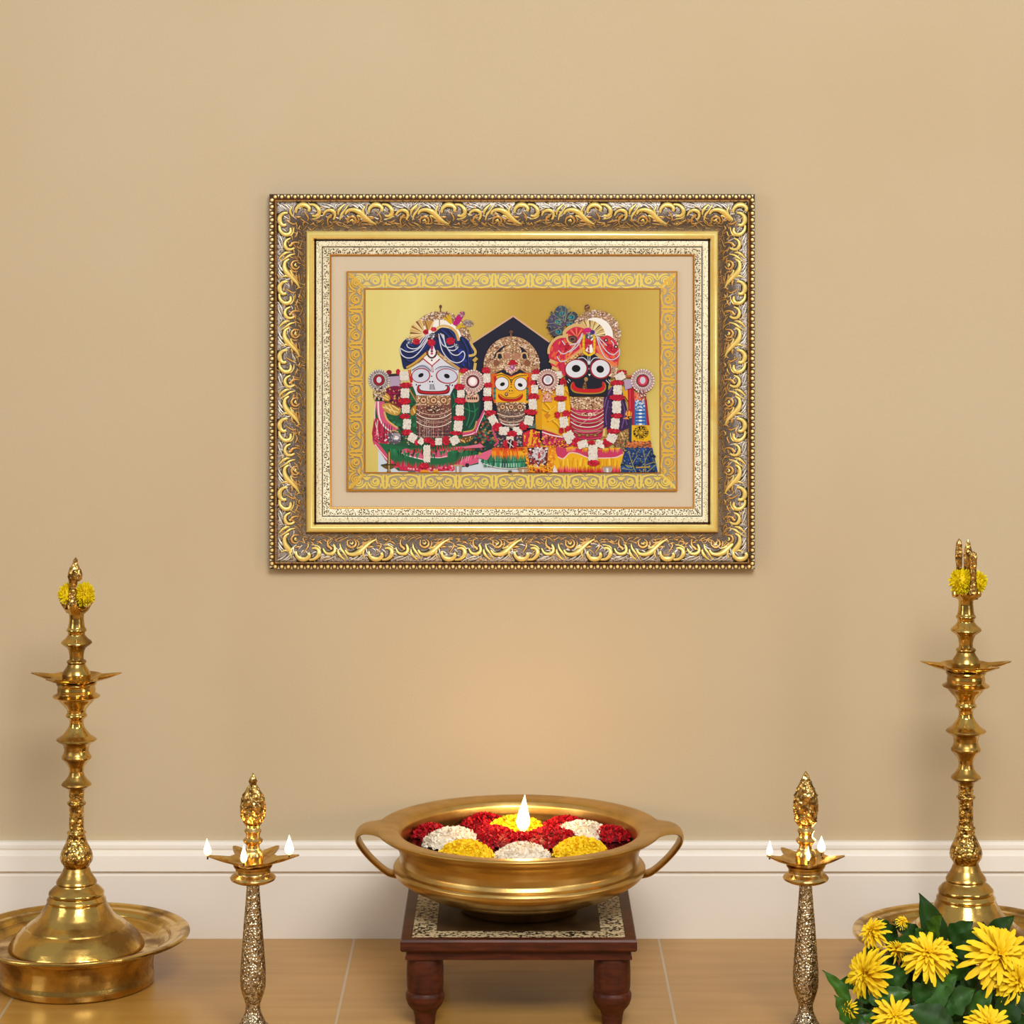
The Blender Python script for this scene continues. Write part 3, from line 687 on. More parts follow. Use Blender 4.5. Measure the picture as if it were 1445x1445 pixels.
# garland of the left figure
WH(495,1008,70,72); RD(1260,940,70,36)
WH(1255,1055,60,70); RD(515,1125,88,40); 
MED(172,1060,134,['8c8488','e8e2e2','b4aab0','5a5058'],'b0182c','8c1426','d8d8ea')
MED(1372,1078,150,['b08c8c','fbeae4','e8b8b0','8a5a5c'],'7c1c30','f4d8e4','ffffff')
tile(2)
WH(505,145,68,76); RD(495,245,92,46); WH(515,345,64,64); RD(500,440,78,38); WH(530,540,64,80,.08); RD(530,645,76,44); WH(600,715,66,66,.5); RD(655,775,34,40); WH(712,758,44,52,.6); RD(800,745,64,40); RD(858,785,38,52); WH(935,762,54,56); RD(1030,750,54,66); WH(1140,745,70,66,-.5); RD(1160,652,86,34); WH(1185,560,68,82,.12); RD(1198,462,88,40); WH(1205,360,64,82); RD(1215,240,84,44); WH(1220,150,58,60); RD(1200,62,74,46)
WH(785,918,56,134); RD(750,1072,58,40)
DP([(100,60),(240,60),(260,120),(200,230),(110,220)], 80, ['b89c90','f4e4dc','6a4c44','d8b4a4','2a2424'], 8, 14)
for k in range(5): EL(120+k*26,205+k*4,11,20,'241c1c' if k % 2 else 'd8b09c')
PO([(1300,150),(1430,150),(1440,250),(1290,250)], 'd8a890'); 
for k in range(5): EL(1312+k*27,210,10,16,'2a1a18'); EL(1312+k*27,245,13,12,'e8c0a8')
EL(1355,140,70,26,'e8c8bc'); DP([(1280,120),(1430,120),(1430,190),(1290,190)], 40, ['f4e0d4','b07868','6a4038'], 7, 12)
# --- middle figure
tile(3)
EL(695,780,358,372,'b08a68',0,44); ANN(695,780,245,358,560, JW+['e8d8cc','7a4c30'], 6, 13, pi*.96, 6.2832); ANN(695,780,245,358,60, JW, 6, 13, 0, .3)
EL(695,770,246,262,'1c1e34',0,40)
LI([(685,420),(690,345)], 20, '8a6040', False); LI([(650,360),(720,355)], 30, '3c2c30', False); EL(690,350,22,18,'6a4c40')
PO([(695,480),(800,540),(830,640),(930,680),(950,870),(900,890),(800,830),(690,900),(590,830),(480,880),(440,880),(450,720),(520,640),(590,560)], 'b08a64', False)
DP([(695,480),(800,540),(830,640),(930,680),(950,870),(800,830),(690,900),(590,830),(450,880),(450,720),(520,640),(590,560)], 520, JW+['f4e0bc','7a4c34'], 6, 12)
for x, y in ((545,640),(860,640)):
    EL(x,y+20,34,38,'1c1e34'); LI([(x-40,y+50),(x-30,y-10),(x+20,y-15),(x+40,y+40)], 20, 'd8b080')
EL(500,750,40,42,'8a5840'); EL(895,750,40,42,'8a5840'); EL(640,660,36,40,'b8806c'); EL(760,660,36,40,'b8806c'); DP([(590,800),(800,800),(690,900)], 90, ['f0c4bc','d89890','b06a68','fae4dc'], 7, 12)
PO([(655,780),(665,740),(690,710),(720,705),(750,735),(775,765)], 'b8142c'); EL(705,805,28,34,'a04c90'); EL(700,800,14,18,'d49ccc')
tile(3)
PO([(430,890),(560,880),(690,920),(800,880),(960,880),(940,1264),(470,1264),(430,1100)], 'e0641c', False)
PO([(500,900),(560,870),(690,940),(800,880),(900,900),(905,1264),(490,1264)], 'f2b41c', False)
LI([(500,910),(580,900),(660,940),(690,1010)], 10, '3c3418'); LI([(890,910),(800,915),(720,950),(690,1010)], 10, '3c3418')
LI([(480,920),(500,1060)], 36, 'c02028', False); LI([(905,930),(895,1060)], 30, 'c83020', False)
EL(570,1015,92,90,'6a2a14',-.2); EL(570,1015,84,82,'eceef6',-.2); EL(578,1022,32,24,'0a0a0e',-.4)
EL(812,1020,86,88,'6a2a14',.2); EL(812,1020,78,80,'eceef6',.2); EL(805,1032,32,23,'0a0a0e',.4)
for y in (965,995,1025,1060): EL(690,y,10,9,'3a2a1a' if y != 1025 else 'b02a1c')
EL(686,1105,44,42,'c8881a'); EL(686,1102,38,36,'f0ba28'); EL(668,1105,9,9,'241808'); EL(700,1105,9,9,'241808'); EL(628,1150,22,28,'6a4830'); EL(628,1146,12,14,'c8a090')
PO([(530,1140),(522,1180),(560,1225),(640,1246),(720,1246),(800,1228),(840,1180),(832,1140),(815,1165),(760,1200),(680,1208),(600,1200),(550,1170)], 'b41c1c'); LI([(550,1150),(610,1190),(690,1196),(760,1188),(815,1150)], 8, '5a3010')
for k in range(5): EL(478,1075+k*32,16,17,'3c9a94' if k % 2 else '2a6a6c'); EL(895,1080+k*34,16,18,'3a8a70' if k % 2 else '2a6a5c')
tile(4)
PO([(495,262),(880,262),(860,500),(700,600),(530,520)], '6c5850', False); DP([(495,262),(880,262),(875,370),(510,370)], 330, JW+['f0dcc0','4a3228'], 5, 11); DP([(510,370),(870,370),(850,500),(700,590),(540,510)], 230, ['3a3438','8a7c78','d8c4b0','5a4a48','a84a50','bca898'], 5, 11)
for x in (580, 690, 800): EL(x,318,42,42,'6a4630'); EL(x,318,30,30,'d8b088'); EL(x,318,14,14,'7a3c30')
for d in range(4):
    y = 400+d*36; LI([(510+d*14,y),(600,y+32),(690,y+42),(790,y+32),(866-d*14,y)], 12, ['e0c8b4','4a3c3c','d0b4a0','f0e4dc'][d])
# middle torso and skirt
PO([(470,620),(860,620),(840,830),(500,860)], '3a3444', False); DP([(480,640),(850,640),(830,820),(510,840)], 110, ['5a5468','2a2430','8a5a4a','a8a0ac','c0a070'], 7, 15)
PO([(440,850),(860,830),(890,900),(880,1090),(700,1110),(520,1090),(330,1040),(300,1010)], '2a7050', False)
for k in range(24):
    x = 350+k*23; PO([(x-14,1085),(x+14,1085),(x+2,930+random.uniform(-20,20))], random.choice(['2f8a64','1e5c48','3aa074','6fb0a0']), False)
PO([(450,850),(860,830),(880,900),(870,940),(440,940)], 'ec7a1c', False)
for k in range(22):
    x = 450+k*20; PO([(x-15,880),(x+15,880),(x+random.uniform(-4,4),985+random.uniform(-15,25))], random.choice(['f09a20','f4b82c','e8641c']), False)
for k in range(20):
    x = 460+k*21; PO([(x-12,840),(x+12,840),(x,905+random.uniform(-15,15))], random.choice(['d83c1c','e8581c','c82c1c']), False)
LI([(330,1045),(520,1095),(700,1108),(880,1090)], 10, 'e4ecf0'); LI([(420,1020),(640,1025),(870,1020)], 9, '1c4c3c')
for k in range(16): LI([(360+k*33,1040),(352+k*34,1092)], 7, random.choice(['9cc4d0','dcecf0','1a4838']), False)
# green cloak between the left and middle figures
PO([(340,380),(440,430),(450,640),(500,760),(480,830),(330,900),(240,880),(150,780),(270,640)], '1c3c38', False)
DP([(340,400),(430,430),(450,640),(490,760),(330,880),(200,780),(280,600)], 120, ['2a6a58','8c5a30','14282c','a8244a','c88a40','3a7a6c'], 8, 20)
LI([(440,420),(455,600),(490,720),(520,760),(470,820)], 24, 'd04c74'); LI([(345,360),(270,520),(230,640)], 26, 'cc5078'); LI([(350,390),(290,520),(240,650)], 9, 'f0dce4')
PO([(60,830),(300,790),(340,830),(300,840),(90,850)], 'dc7494', False)
PO([(330,900),(440,860),(440,920),(380,1000),(310,980),(240,970)], 'e06890', False)
# --- right figure: cloth
tile(4); PO([(1000,100),(1120,80),(1120,620),(1000,600)], 'dca018', False)
tile(6)
PO([(0,100),(160,40),(350,60),(360,260),(330,600),(250,720),(0,560)], 'f0b414', False)
for q in (((20,250),(90,340),(40,420)),((0,330),(70,360),(150,300)),((120,470),(180,520),(230,600)),((280,100),(330,180),(340,280)),((60,480),(160,440))): LI(q, 20, 'c88c0c'); LI([(x+16,y-10) for x, y in q], 10, 'fcd848')
PO([(20,400),(60,370),(110,400),(60,450)], 'd0881c', False)
PO([(750,140),(850,50),(970,60),(1010,260),(1050,440),(1040,600),(930,620),(740,560),(740,300)], '3c2054', False)
for q in (((840,70),(780,180),(750,300)),((800,220),(770,400),(780,520)),((960,220),(1000,360),(960,560)),((1000,420),(1030,520)),((780,300),(840,320))): LI(q, 18, '6a4a8c'); LI([(x+12,y+8) for x, y in q], 9, '241034')
PO([(960,60),(1030,70),(1040,260),(980,180)], 'e8b01c', False); LI([(990,170),(1040,240)], 12, '2a1c1c', False)
PO([(985,0),(1080,0),(1080,60),(1000,110)], 'b8a4c4', False)
PO([(1030,80),(1060,58),(1110,75),(1110,330),(1150,400),(1000,405),(1040,330)], 'b8142c', False); LI([(1060,90),(1060,330)], 14, 'e03c54', False); PO([(1000,380),(1040,350),(1150,390),(1140,405),(1050,410),(970,440),(1050,450)], 'e89a3c', False)
for k in range(7): LI([(1010+k*20,400),(1020+k*15,345)], 8, random.choice(['f0c050','d0481c']), False)
# right-hand banner: blue, yellow tile, blue foot
PO([(1110,120),(1240,230),(1240,120),(1265,230),(1290,520),(1080,520),(1080,420)], 'a8203c', False)
PO([(1110,130),(1200,120),(1230,220),(1115,230)], 'e87858', False); DP([(1110,130),(1200,120),(1230,220),(1115,230)], 26, ['f4a480','d05040','e88c74'], 8, 16)
PO([(1115,225),(1240,225),(1262,520),(1108,520)], '2c68b8', False)
for k in range(7): LI([(1130,255+k*42),(1240,255+k*42)], 8, 'a8ccec', False); EL(1185,255+k*42,22,11,'f4f8fc')
DP([(1115,225),(1235,225),(1240,330),(1115,330)], 50, ['a4c4e4','e4eef8','4880c4'], 6, 15)
LI([(1248,240),(1285,520)], 22, 'a81c30', False)
PO([(1050,440),(1085,430),(1080,720),(1040,720)], '2a3450', False)
PO([(1080,520),(1290,520),(1308,715),(1078,715)], 'ecbc14', False); EL(1190,608,92,78,'2c2a14'); ANN(1190,608,0,90,90,['e0b418','181408','b89014'],6,14); EL(1190,608,20,20,'181408')
for k in range(12): LI([(1190,608),(1190+86*cos(k*pi/6),608+74*sin(k*pi/6))], 6, 'dcb01c', False)
PO([(1000,715),(1310,715),(1325,800),(1000,800)], 'c8703c', False); DP([(1000,710),(1310,715),(1325,800),(1000,800)], 70, ['e89058','a85030','d8784c','7a4a34','4a4a44'], 8, 20)
PO([(990,790),(1330,795),(1395,1092),(950,1092)], '14387c', False); DP([(990,790),(1330,795),(1390,1092),(960,1092)], 60, ['1c50a4','0e2450','183c88'], 14, 34)
for q in (((1250,1090),(1240,960),(1300,830)),((1245,1000),(1360,960)),((1130,1090),(1080,960),(1040,830)),((1110,1020),(1000,1000)),((1240,940),(1220,820)),((1270,1080),(1380,990)),((1090,980),(1150,880)),((960,1040),(1090,1060))): LI(q, 11, '8c9060')
DP([(980,790),(1330,795),(1390,1090),(960,1092)], 150, ['6a7a54','a8a070','4a5c48','7c8c60'], 5, 11); LI([(1130,1030),(1300,1022)], 14, 'c8a42c', False)
# right figure bodice and skirt
PO([(350,185),(740,185),(740,600),(700,690),(420,690),(330,560),(340,330)], 'b41c48', False)
for k in range(13): LI([(370,330+k*28),(540,352+k*28),(730,328+k*28)], 11, ['d84470','e87898','8c1030','c82454'][k % 4])
PO([(350,185),(738,185),(735,300),(700,330),(400,330),(350,300)], 'b48c68', False); DP([(350,185),(738,185),(735,300),(700,335),(400,335),(350,300)], 420, JW+['f4e0c4','6a4030'], 6, 11)
for d in range(6):
    y = 340+d*46; LI([(345,y),(430,y+48),(550,y+66),(660,y+48),(742,y-2)], 19, '4a2424'); LI([(345,y),(430,y+48),(550,y+66),(660,y+48),(742,y-2)], 11, ['dcb898','f0e0d0','c8a484','f4ece0','c09a78','a88060'][d])
DP([(480,370),(640,370),(640,400),(490,400)], 34, ['f4ecd8','3a2420','d8b890'], 8, 13); LI([(680,330),(560,440),(440,530)], 7, 'd0a8a8')
for x in (450,545,640): EL(x,640,30,24,'6a3a28'); EL(x,640,18,14,'a88448')
PO([(740,560),(780,540),(770,660),(720,660)], 'caa058', False); LI([(750,570),(745,650)], 12, 'f0dca0', False); PO([(930,600),(1040,560),(1040,690),(900,700)], 'a8824c', False); LI([(950,600),(980,690)], 14, 'ecd294', False); DP([(930,600),(1040,560),(1040,690),(900,700)], 30, ['7a5a34','d8b878','5a4430'], 7, 14)
DP([(850,680),(1010,700),(1000,860),(860,860)], 90, ['7a6a4c','a89060','4a4438','b85048','5c6a48'], 7, 15)
PO([(0,560),(260,660),(380,760),(420,800),(150,810),(0,740)], 'b82048', False); LI([(0,600),(120,640),(260,665)], 15, 'f0e0e8'); DP([(0,620),(260,690),(380,780),(150,800),(0,740)], 110, ['d84a70','f0b030','8a1430','e87c94','e8a020','6a2a30'], 7, 18)
for k in range(14): LI([(10+k*18,575+k*5),(4+k*18,520+k*6)], 8, 'f4cc50', False)
PO([(120,830),(380,770),(700,800),(930,790),(990,850),(940,1000),(950,1080),(190,1092),(120,1000)], 'f2b81c', False)
PO([(130,770),(300,800),(390,790),(540,810),(760,820),(960,800),(980,860),(880,910),(700,915),(560,910),(420,850),(330,850),(250,920),(190,900)], 'cc3c68', False); LI([(190,900),(260,925),(330,855),(430,860),(560,910),(700,915),(880,908),(970,870)], 11, 'f0d4dc')
for k in range(40):
    x = 300+k*16; PO([(x-7,795),(x+8,795),(x,850+random.uniform(-10,14))], random.choice(['f4c02c','f0a81c','e03048']), False)
for k in range(30):
    x = 210+k*24; LI([(x,930+random.uniform(-20,20)),(x+random.uniform(-16,16),1020)], 12, random.choice(['fcdc50','d89a0c','f8cc30','e0a414']), False)
for k in range(46):
    x = 190+k*16.5; PO([(x-10,1092),(x+10,1092),(x+random.uniform(-5,5),1010+random.uniform(-20,24)+abs(x-560)*-.03)], random.choice(['c8142c','b01028','d83454','e0486c']), False)
PO([(120,1092),(150,1000),(190,1092)], 'e8e4ec', False)
for k in range(12): PO([(60,790+k*18),(130,780+k*18),(110,830+k*16)], random.choice(['f09a1c','f4b028','e8861c']), False)
PO([(720,1020),(850,1015),(835,1092),(745,1092)], 'a8a4a4', False); LI([(720,1022),(850,1018)], 18, 'c0945c', False); LI([(785,1035),(790,1090)], 26, 'e8e6e8', False)
# small picture with marigold border between the figures
tile(4)
PO([(840,830),(1260,810),(1260,900),(1200,1164),(930,1164),(880,1000)], 'e8901c', False); DP([(840,830),(1260,820),(1230,1160),(900,1164)], 220, ['f4ac2c','d87814','fcc044','e8861c','a85c14'], 10, 22)
PO([(895,840),(1160,830),(1150,1080),(930,1090)], '5a2c34', False); DP([(900,840),(1150,840),(1140,1080),(930,1080)], 170, ['8a3a3c','e4e0e8','b8b0c0','3a2030','c86a50','f4f0f4','a02434'], 8, 20)
EL(1050,920,80,75,'d4d0dc'); DP([(980,880),(1050,845),(1130,900),(1060,1000)], 60, ['ffffff','a8a4b8','b04048','d8b0a8'], 8, 16); LI([(1050,900),(1040,980)], 26, 'b8403c')
DP([(900,1050),(1180,1050),(1170,1164),(940,1164)], 60, ['c01c2c','f0a020','3a3028','f4c040'], 10, 20)
PO([(840,650),(960,600),(1050,640),(1060,830),(840,820)], 'c4203c', False); DP([(850,650),(1050,640),(1060,820),(850,815)], 110, ['f0b428','f4c840','d83048','a01430','e8a01c'], 8, 18)
LI([(900,640),(880,800)], 40, 'd02c44'); LI([(950,610),(930,800)], 32, 'f0b01c')
PO([(920,540),(1000,530),(1010,590),(910,590)], '5c7068', False); PO([(960,470),(990,470),(1000,530),(950,530)], '384440', False)
PO([(780,1100),(910,1095),(900,1164),(800,1164)], 'b09a84', False); LI([(775,1106),(915,1100)], 16, 'a87c4c', False); LI([(840,1115),(842,1160)], 22, 'e4dcd0', False)
EL(675,1145,26,16,'4a5a34')
# garland of the middle figure
tile(3)
RD(370,845,58,50); WH(378,945,56,74); RD(395,1035,56,40); WH(385,1120,62,66); RD(385,1210,72,40)
RD(1005,865,54,40); WH(1000,930,60,44); RD(965,1005,44,38); WH(990,1085,56,66); RD(975,1185,84,52)
tile(4)
WH(395,305,64,72); RD(430,395,78,42); WH(460,490,62,80,-.5); RD(515,575,66,62); WH(600,625,80,64); WH(770,625,76,62); RD(845,560,64,66,.6); RD(700,660,72,44); WH(675,725,58,34); RD(630,790,50,56); RD(725,800,46,56); EL(680,790,38,60,'241c24'); LI([(640,760),(720,830)], 10, 'e8e4e8', False); LI([(690,740),(670,850)], 10, 'e8e4e8', False)
WH(965,285,64,82,-.1); RD(940,385,92,40,.12); WH(915,490,70,72,.2)
# --- right figure: feathers, halo, turban, face
tile(5)
for k in range(26):
    a = radians(random.uniform(95, 235)); R = random.uniform(150, 225); x, y = 270+R*cos(a)*.95, 300-R*sin(a)
    PO([(270,330),(x-16,y+10),(x,y-10),(x+16,y+16)], random.choice(['4a4468','3a4858','5a4c70','2c3c50']), False)
EL(180,290,110,100,'4a4668'); EL(230,190,80,90,'3c5468'); EL(190,410,100,56,'4a4058'); EL(360,250,80,80,'3c3c54')
for x, y in ((245,200),(195,295),(200,415),(355,240),(335,325)):
    EL(x,y,46,38,'6a7048'); EL(x,y,36,28,'2a8c94'); EL(x,y,20,18,'142c6c'); EL(x-6,y,9,9,'3cb8b8')
DP([(60,320),(130,180),(230,100),(330,110),(440,230),(300,420),(120,470)], 150, ['6a5c8c','2c4c5c','7c8c6c','3a3458','a09078'], 5, 10)
for q in (((270,300),(225,85)),((280,300),(285,90)),((270,300),(330,110)),((250,300),(45,320)),((250,350),(60,440)),((260,280),(105,190))): LI(q, 6, '8c8c80', False)
EL(645,455,300,300,'a88060',0,44); ANN(645,455,215,300,430, JW+['e0d4dc','8a8494'], 6, 12, pi, 6.2832); ANN(645,455,215,300,110, JW+['e0d4dc'], 6, 12, 0, .7); EL(640,460,214,216,'fcfbf8',0,40)
LI([(545,190),(545,280)], 14, 'b08c5c', False); EL(545,115,32,30,'6a4030'); LI([(525,125),(570,100)], 9, 'c09070', False); EL(545,150,18,18,'8a6040')
# gold fan
for k in range(16):
    a = radians(-8+k*9.6); a2 = radians(-8+(k+1)*9.6); R = 205
    PO([(560,480),(560+R*cos(a),480-R*sin(a)),(560+R*cos(a2),480-R*sin(a2))], ['d8b468','7a5c30','f0d898','a88444'][k % 4], False)
for k in range(16):
    a = radians(-5+k*9.6); LI([(590,450),(560+205*cos(a),480-205*sin(a))], 7, 'f4e4b0', False)
# red and orange turban
PO([(500,360),(400,345),(310,390),(280,470),(200,480),(110,550),(75,640),(90,760),(130,850),(220,900),(280,950),(300,800),(420,720),(520,640),(560,540)], 'd02c4c')
PO([(600,520),(740,470),(800,460),(880,520),(925,640),(920,780),(900,850),(830,830),(740,760),(640,680)], 'd43448')
for k in range(90):
    x, y = random.uniform(90,480), random.uniform(420,840)
    if inside((x,y), [(500,370),(310,400),(110,560),(90,760),(280,930),(300,800),(520,640)]):
        LI([(x,y),(x+random.uniform(-50,10),y+random.uniform(30,70))], random.uniform(14,30), random.choice(['f07838','e85c3c','b81840','f09048','c41c4c']), False)
DP([(620,540),(800,480),(920,640),(910,830),(740,750)], 50, ['f07040','b81c3c','e85840','c42450'], 14, 30)
PO([(300,430),(330,380),(420,355),(500,370),(520,430),(430,520),(340,500)], 'd83050'); 
for k in range(9):
    a = radians(40+k*18); LI([(420,480),(420+115*cos(a),480-115*sin(a))], 12, 'f08c50' if k % 2 else 'b81840', False)
EL(365,505,60,46,'4a2c2c'); EL(365,505,44,33,'7a5048'); EL(365,505,22,16,'301c20')
LI([(275,470),(270,420),(320,370),(400,335),(480,345),(540,370)], 40, 'dcb878'); LI([(300,440),(310,520),(360,560),(420,560)], 22, 'e0bc80'); LI([(290,470),(200,480),(130,530),(85,610),(80,680)], 30, 'dcb87c'); LI([(90,760),(160,790)], 44, 'd8b474', False); LI([(120,840),(200,880)], 40, 'd8b474', False); LI([(200,890),(250,960)], 34, 'd8b070', False)
PO([(255,760),(500,590),(520,640),(420,720),(290,820)], 'f0845c', False); LI([(275,790),(400,705),(500,625)], 44, 'd8ac64'); DP([(270,790),(480,620),(500,650),(300,820)], 30, ['f4e0b0','8a5030','b84838'], 6, 12)
PO([(640,590),(680,580),(840,760),(920,830),(830,840),(740,770)], 'ee7c50', False); LI([(650,680),(740,750),(850,850)], 40, 'd8ac64')
# face
PO([(300,830),(420,730),(560,670),(640,690),(830,850),(830,960),(800,1060),(790,1190),(330,1190),(310,1080),(280,980)], '171a2c', False)
PO([(830,830),(900,830),(920,900),(850,980),(810,940)], 'b89c84', False); DP([(830,830),(900,830),(920,900),(850,980),(810,940)], 40, JW, 6, 11)
EL(412,862,142,118,'9c1c28',-.15); EL(410,860,125,105,'e4eaf6',-.15); EL(410,857,52,44,'050508')
EL(705,862,130,120,'9c1c28',.2); EL(705,860,110,106,'e4eaf6',.2); EL(700,865,47,43,'050508',.4)
LI([(430,735),(490,725),(540,760),(560,810)], 11, 'c8cce0'); LI([(690,730),(630,730),(590,770),(570,810)], 11, 'c8cce0'); LI([(550,700),(560,800)], 7, 'd8dcea', False); LI([(580,700),(572,800)], 7, 'd8dcea', False); EL(565,780,12,16,'e8eaf4'); EL(565,860,9,12,'8088a0')
PO([(555,925),(585,925),(572,948)], 'f4f4f8', False); LI([(540,970),(510,990)], 24, 'a88048'); EL(530,985,22,26,'b08a50'); PO([(515,1010),(530,1010),(538,1100),(480,1100)], '7c5c34', False); DP([(505,1030),(530,1030),(535,1110),(480,1110)], 20, ['d8b878','5a3c20'], 6, 11)
for x, y in ((300,1005),(320,985),(770,995),(800,990),(790,1015)): LI([(x,y),(x+22,y+26)], 7, 'e8e8f0', False)
PO([(370,1020),(345,1060),(350,1110),(400,1150),(560,1165),(700,1155),(760,1120),(770,1060),(745,1020),(760,1080),(720,1110),(560,1120),(420,1105),(375,1070)], 'a88c34'); 
PO([(380,1015),(352,1060),(362,1105),(420,1138),(560,1150),(690,1142),(748,1108),(758,1055),(735,1012),(722,1040),(725,1070),(680,1096),(560,1104),(440,1092),(400,1062)], 'cc1c24')
# turban jewels
for q in (((490,430),(440,520),(360,620),(260,680),(195,640)),((480,440),(440,540),(350,570),(290,580),(240,520)),((490,450),(430,580),(330,660)),((300,760),(220,770),(180,710)),((640,430),(700,540),(780,650),(860,690),(920,640)),((650,440),(690,580),(760,720),(850,750),(925,700),(930,620)),((640,450),(720,520),(800,600),(850,620)),((830,520),(860,560),(850,620))):
    LI(q, 14, '9c94b4'); LI(q, 8, 'e8e4f0')
RD(305,605,55,42); RD(815,605,50,45); RD(870,640,36,34); EL(770,515,24,22,'50241c'); EL(890,595,24,22,'50241c'); EL(770,515,9,9,'f4f4f4'); EL(890,595,9,9,'f4f4f4')
EL(550,395,46,30,'d0207c'); EL(608,420,28,28,'4a2c7c'); EL(565,470,44,42,'60606c'); DP([(525,470),(565,430),(610,470),(565,510)], 24, ['f0f0f4','9a9aa8','404048'], 8, 13); RD(562,540,50,36)
for k in range(10):
    t = k/9; EL(505-6*sin(t*pi),460+t*200,15,14,'f0c81c' if k % 2 else 'e0b010'); EL(625+6*sin(t*pi),460+t*200,15,14,'f0c81c' if k % 2 else 'e0b010')
for k in range(6): EL(518+k*19,672+22*sin(k/5*pi),16,15,'f0c81c')
for k in range(6): EL(562,575+k*20,11,11,'8a2434' if k % 2 else 'd87c84')
# hands and garland of the right figure
WH(190,935,60,52); RD(250,1020,44,54); WH(215,1120,58,80); 
MED(70,995,132,['b08c88','fbeae0','e4b4a8','8a5a58'],'7c1c30','f0f0f8','c8d0e0')
LI([(1000,950),(1090,950)], 26, 'c0603c', False); PO([(985,990),(1080,985),(1080,1090),(1000,1110)], 'b8a4c4', False)
RD(960,905,66,36); WH(940,955,74,56,-.5); RD(905,1030,92,38); WH(910,1120,60,76)
MED(1212,1003,140,['a89096','f4e4e4','d0b0b4','6a4c54'],'a81c34','d84464','d4d4e4')
tile(6)
PO([(20,140),(100,140),(120,235),(0,235)], 'e0a48c', False); DP([(0,80),(160,80),(120,230),(0,230)], 50, ['f8dcc8','c0786c','e8b09c','b04c4c'], 7, 13)
DP([(1150,100),(1270,100),(1250,190),(1280,230),(1190,240)], 50, ['f0dcd8','b88c88','6a4448','d0a8a4','c03c50'], 7, 13)
WH(218,110,58,64); RD(222,195,86,36); WH(235,300,56,76); RD(185,395,38,42); RD(290,380,56,46); WH(262,485,62,82,-.15); RD(232,585,34,38); RD(325,570,56,48); WH(330,665,76,84,-.5); RD(410,725,60,60,-.7); WH(490,748,76,54,-.3); RD(595,725,48,30); WH(705,745,76,54,.3); RD(790,720,60,70,.9); WH(840,670,70,66,.5); RD(860,588,84,40); WH(880,498,64,78,.1); RD(900,405,76,34); WH(898,300,66,90); RD(905,185,104,42); WH(910,95,64,66)
WH(612,855,68,118); RD(620,972,82,40)
pm.build('printed_picture', M['print'], plate, smooth=False)
# ------------------------------------------------------------------ helpers for the brass ware
def sm(prof, n=3):
    """soften a lathe profile"""
    R = []
    for i, (r, z) in enumerate(prof):
        if i in (0, len(prof)-1): R.append((r, z)); continue
        a, c = prof[i-1], prof[i+1]
        R.append((r+(a[0]-r)*.18, z+(a[1]-z)*.18)); R.append((r*.94+(a[0]+c[0])*.03, z*.94+(a[1]+c[1])*.03)); R.append((r+(c[0]-r)*.18, z+(c[1]-z)*.18))
    return R
def star_dish(mb, c, tips, rb, rt, z0, z1, ztip, wide=.42, lip=.0012, foot=.012, n=160):
    """shallow oil dish whose rim is drawn out into pointed spouts at the given angles"""
    def pk(a):
        return max(max(0, 1-abs((a-t+pi) % (2*pi)-pi)/wide) for t in tips)
    vs = []; fs = []
    lv = [(foot, z0, 0, 0),(.55, z0+(z1-z0)*.25, .10, 0),(.85, z0+(z1-z0)*.6, .45, .3),(1, z1, 1, 1),(1, z1+lip, 1, 1),(.93, z1, .93, 1),(.8, z0+(z1-z0)*.62+lip, .45, .4),(.5, z0+(z1-z0)*.35+lip, .1, 0),(.02, z0+(z1-z0)*.3+lip, 0, 0)]
    for k, (q, z, g, u) in enumerate(lv):
        for i in range(n):
            a = 2*pi*i/n; p = min(1, pk(a)*1.12)**1.35
            r = (q if k == 0 else q*rb)+(rt-rb)*p*g
            vs.append((c[0]+r*cos(a), c[1]+r*sin(a), c[2]+z+(ztip-z1)*p*u))
    for j in range(len(lv)-1):
        for i in range(n):
            k = (i+1) % n; fs.append((j*n+i, j*n+k, (j+1)*n+k, (j+1)*n+i))
    fs.append(tuple(reversed(range(n)))); fs.append(tuple((len(lv)-1)*n+i for i in range(n)))
    mb.add(vs, fs)
def flame_mesh(h, w, lean=0.0):
    m = MB(); vs = []; cs = []; n = 14; pr = [(0,0),(.45,.05),(.85,.16),(1,.28),(.92,.40),(.70,.55),(.46,.70),(.24,.85),(.08,.96),(.01,1)]
    fs = []
    for j, (r, z) in enumerate(pr):
        for i in range(n):
            a = 2*pi*i/n; vs.append((max(r, .01)*w/2*cos(a)+lean*z*z*h, max(r, .01)*w/2*sin(a), z*h))
            t = z
            cs.append((1.0, .46+.44*min(1, t*3), .12+.55*min(1, t*2.2)*(1-.4*max(0, t-.6)/.4), 1))
    for j in range(len(pr)-1):
        for i in range(n):
            k = (i+1) % n; fs.append((j*n+i, j*n+k, (j+1)*n+k, (j+1)*n+i))
    m.add(vs, fs, cs); return m
def flame(parent, loc, h, w, lean=0.0, power=.25, wick=True):
    f = flame_mesh(h, w, lean).build('flame', M['flame'], parent, loc=loc); f['label'] = 'white-yellow flame'
    if wick:
        MB().tube([(loc[0], loc[1], loc[2]-.004), (loc[0], loc[1], loc[2]+.004)], .0011, 6).build('wick', M['wick'], parent)
    l = bpy.data.lights.new('flame_light', 'POINT'); l.energy = power; l.color = (1, .58, .22); l.shadow_soft_size = .008
    o = bpy.data.objects.new('flame_light', l); COL.objects.link(o); o.parent = f; o.location = (0, -w*.1, h*1.12)
M['panel'] = mat('bowl_shade_brown', rgb(74,52,26), .5, spec=.3, noise=(40, rgb(56,38,20), .4, .7, one))  # dark tone carries the shade below the bowl
M['wick'] = mat('cotton_wick', rgb(60,46,34), .9)
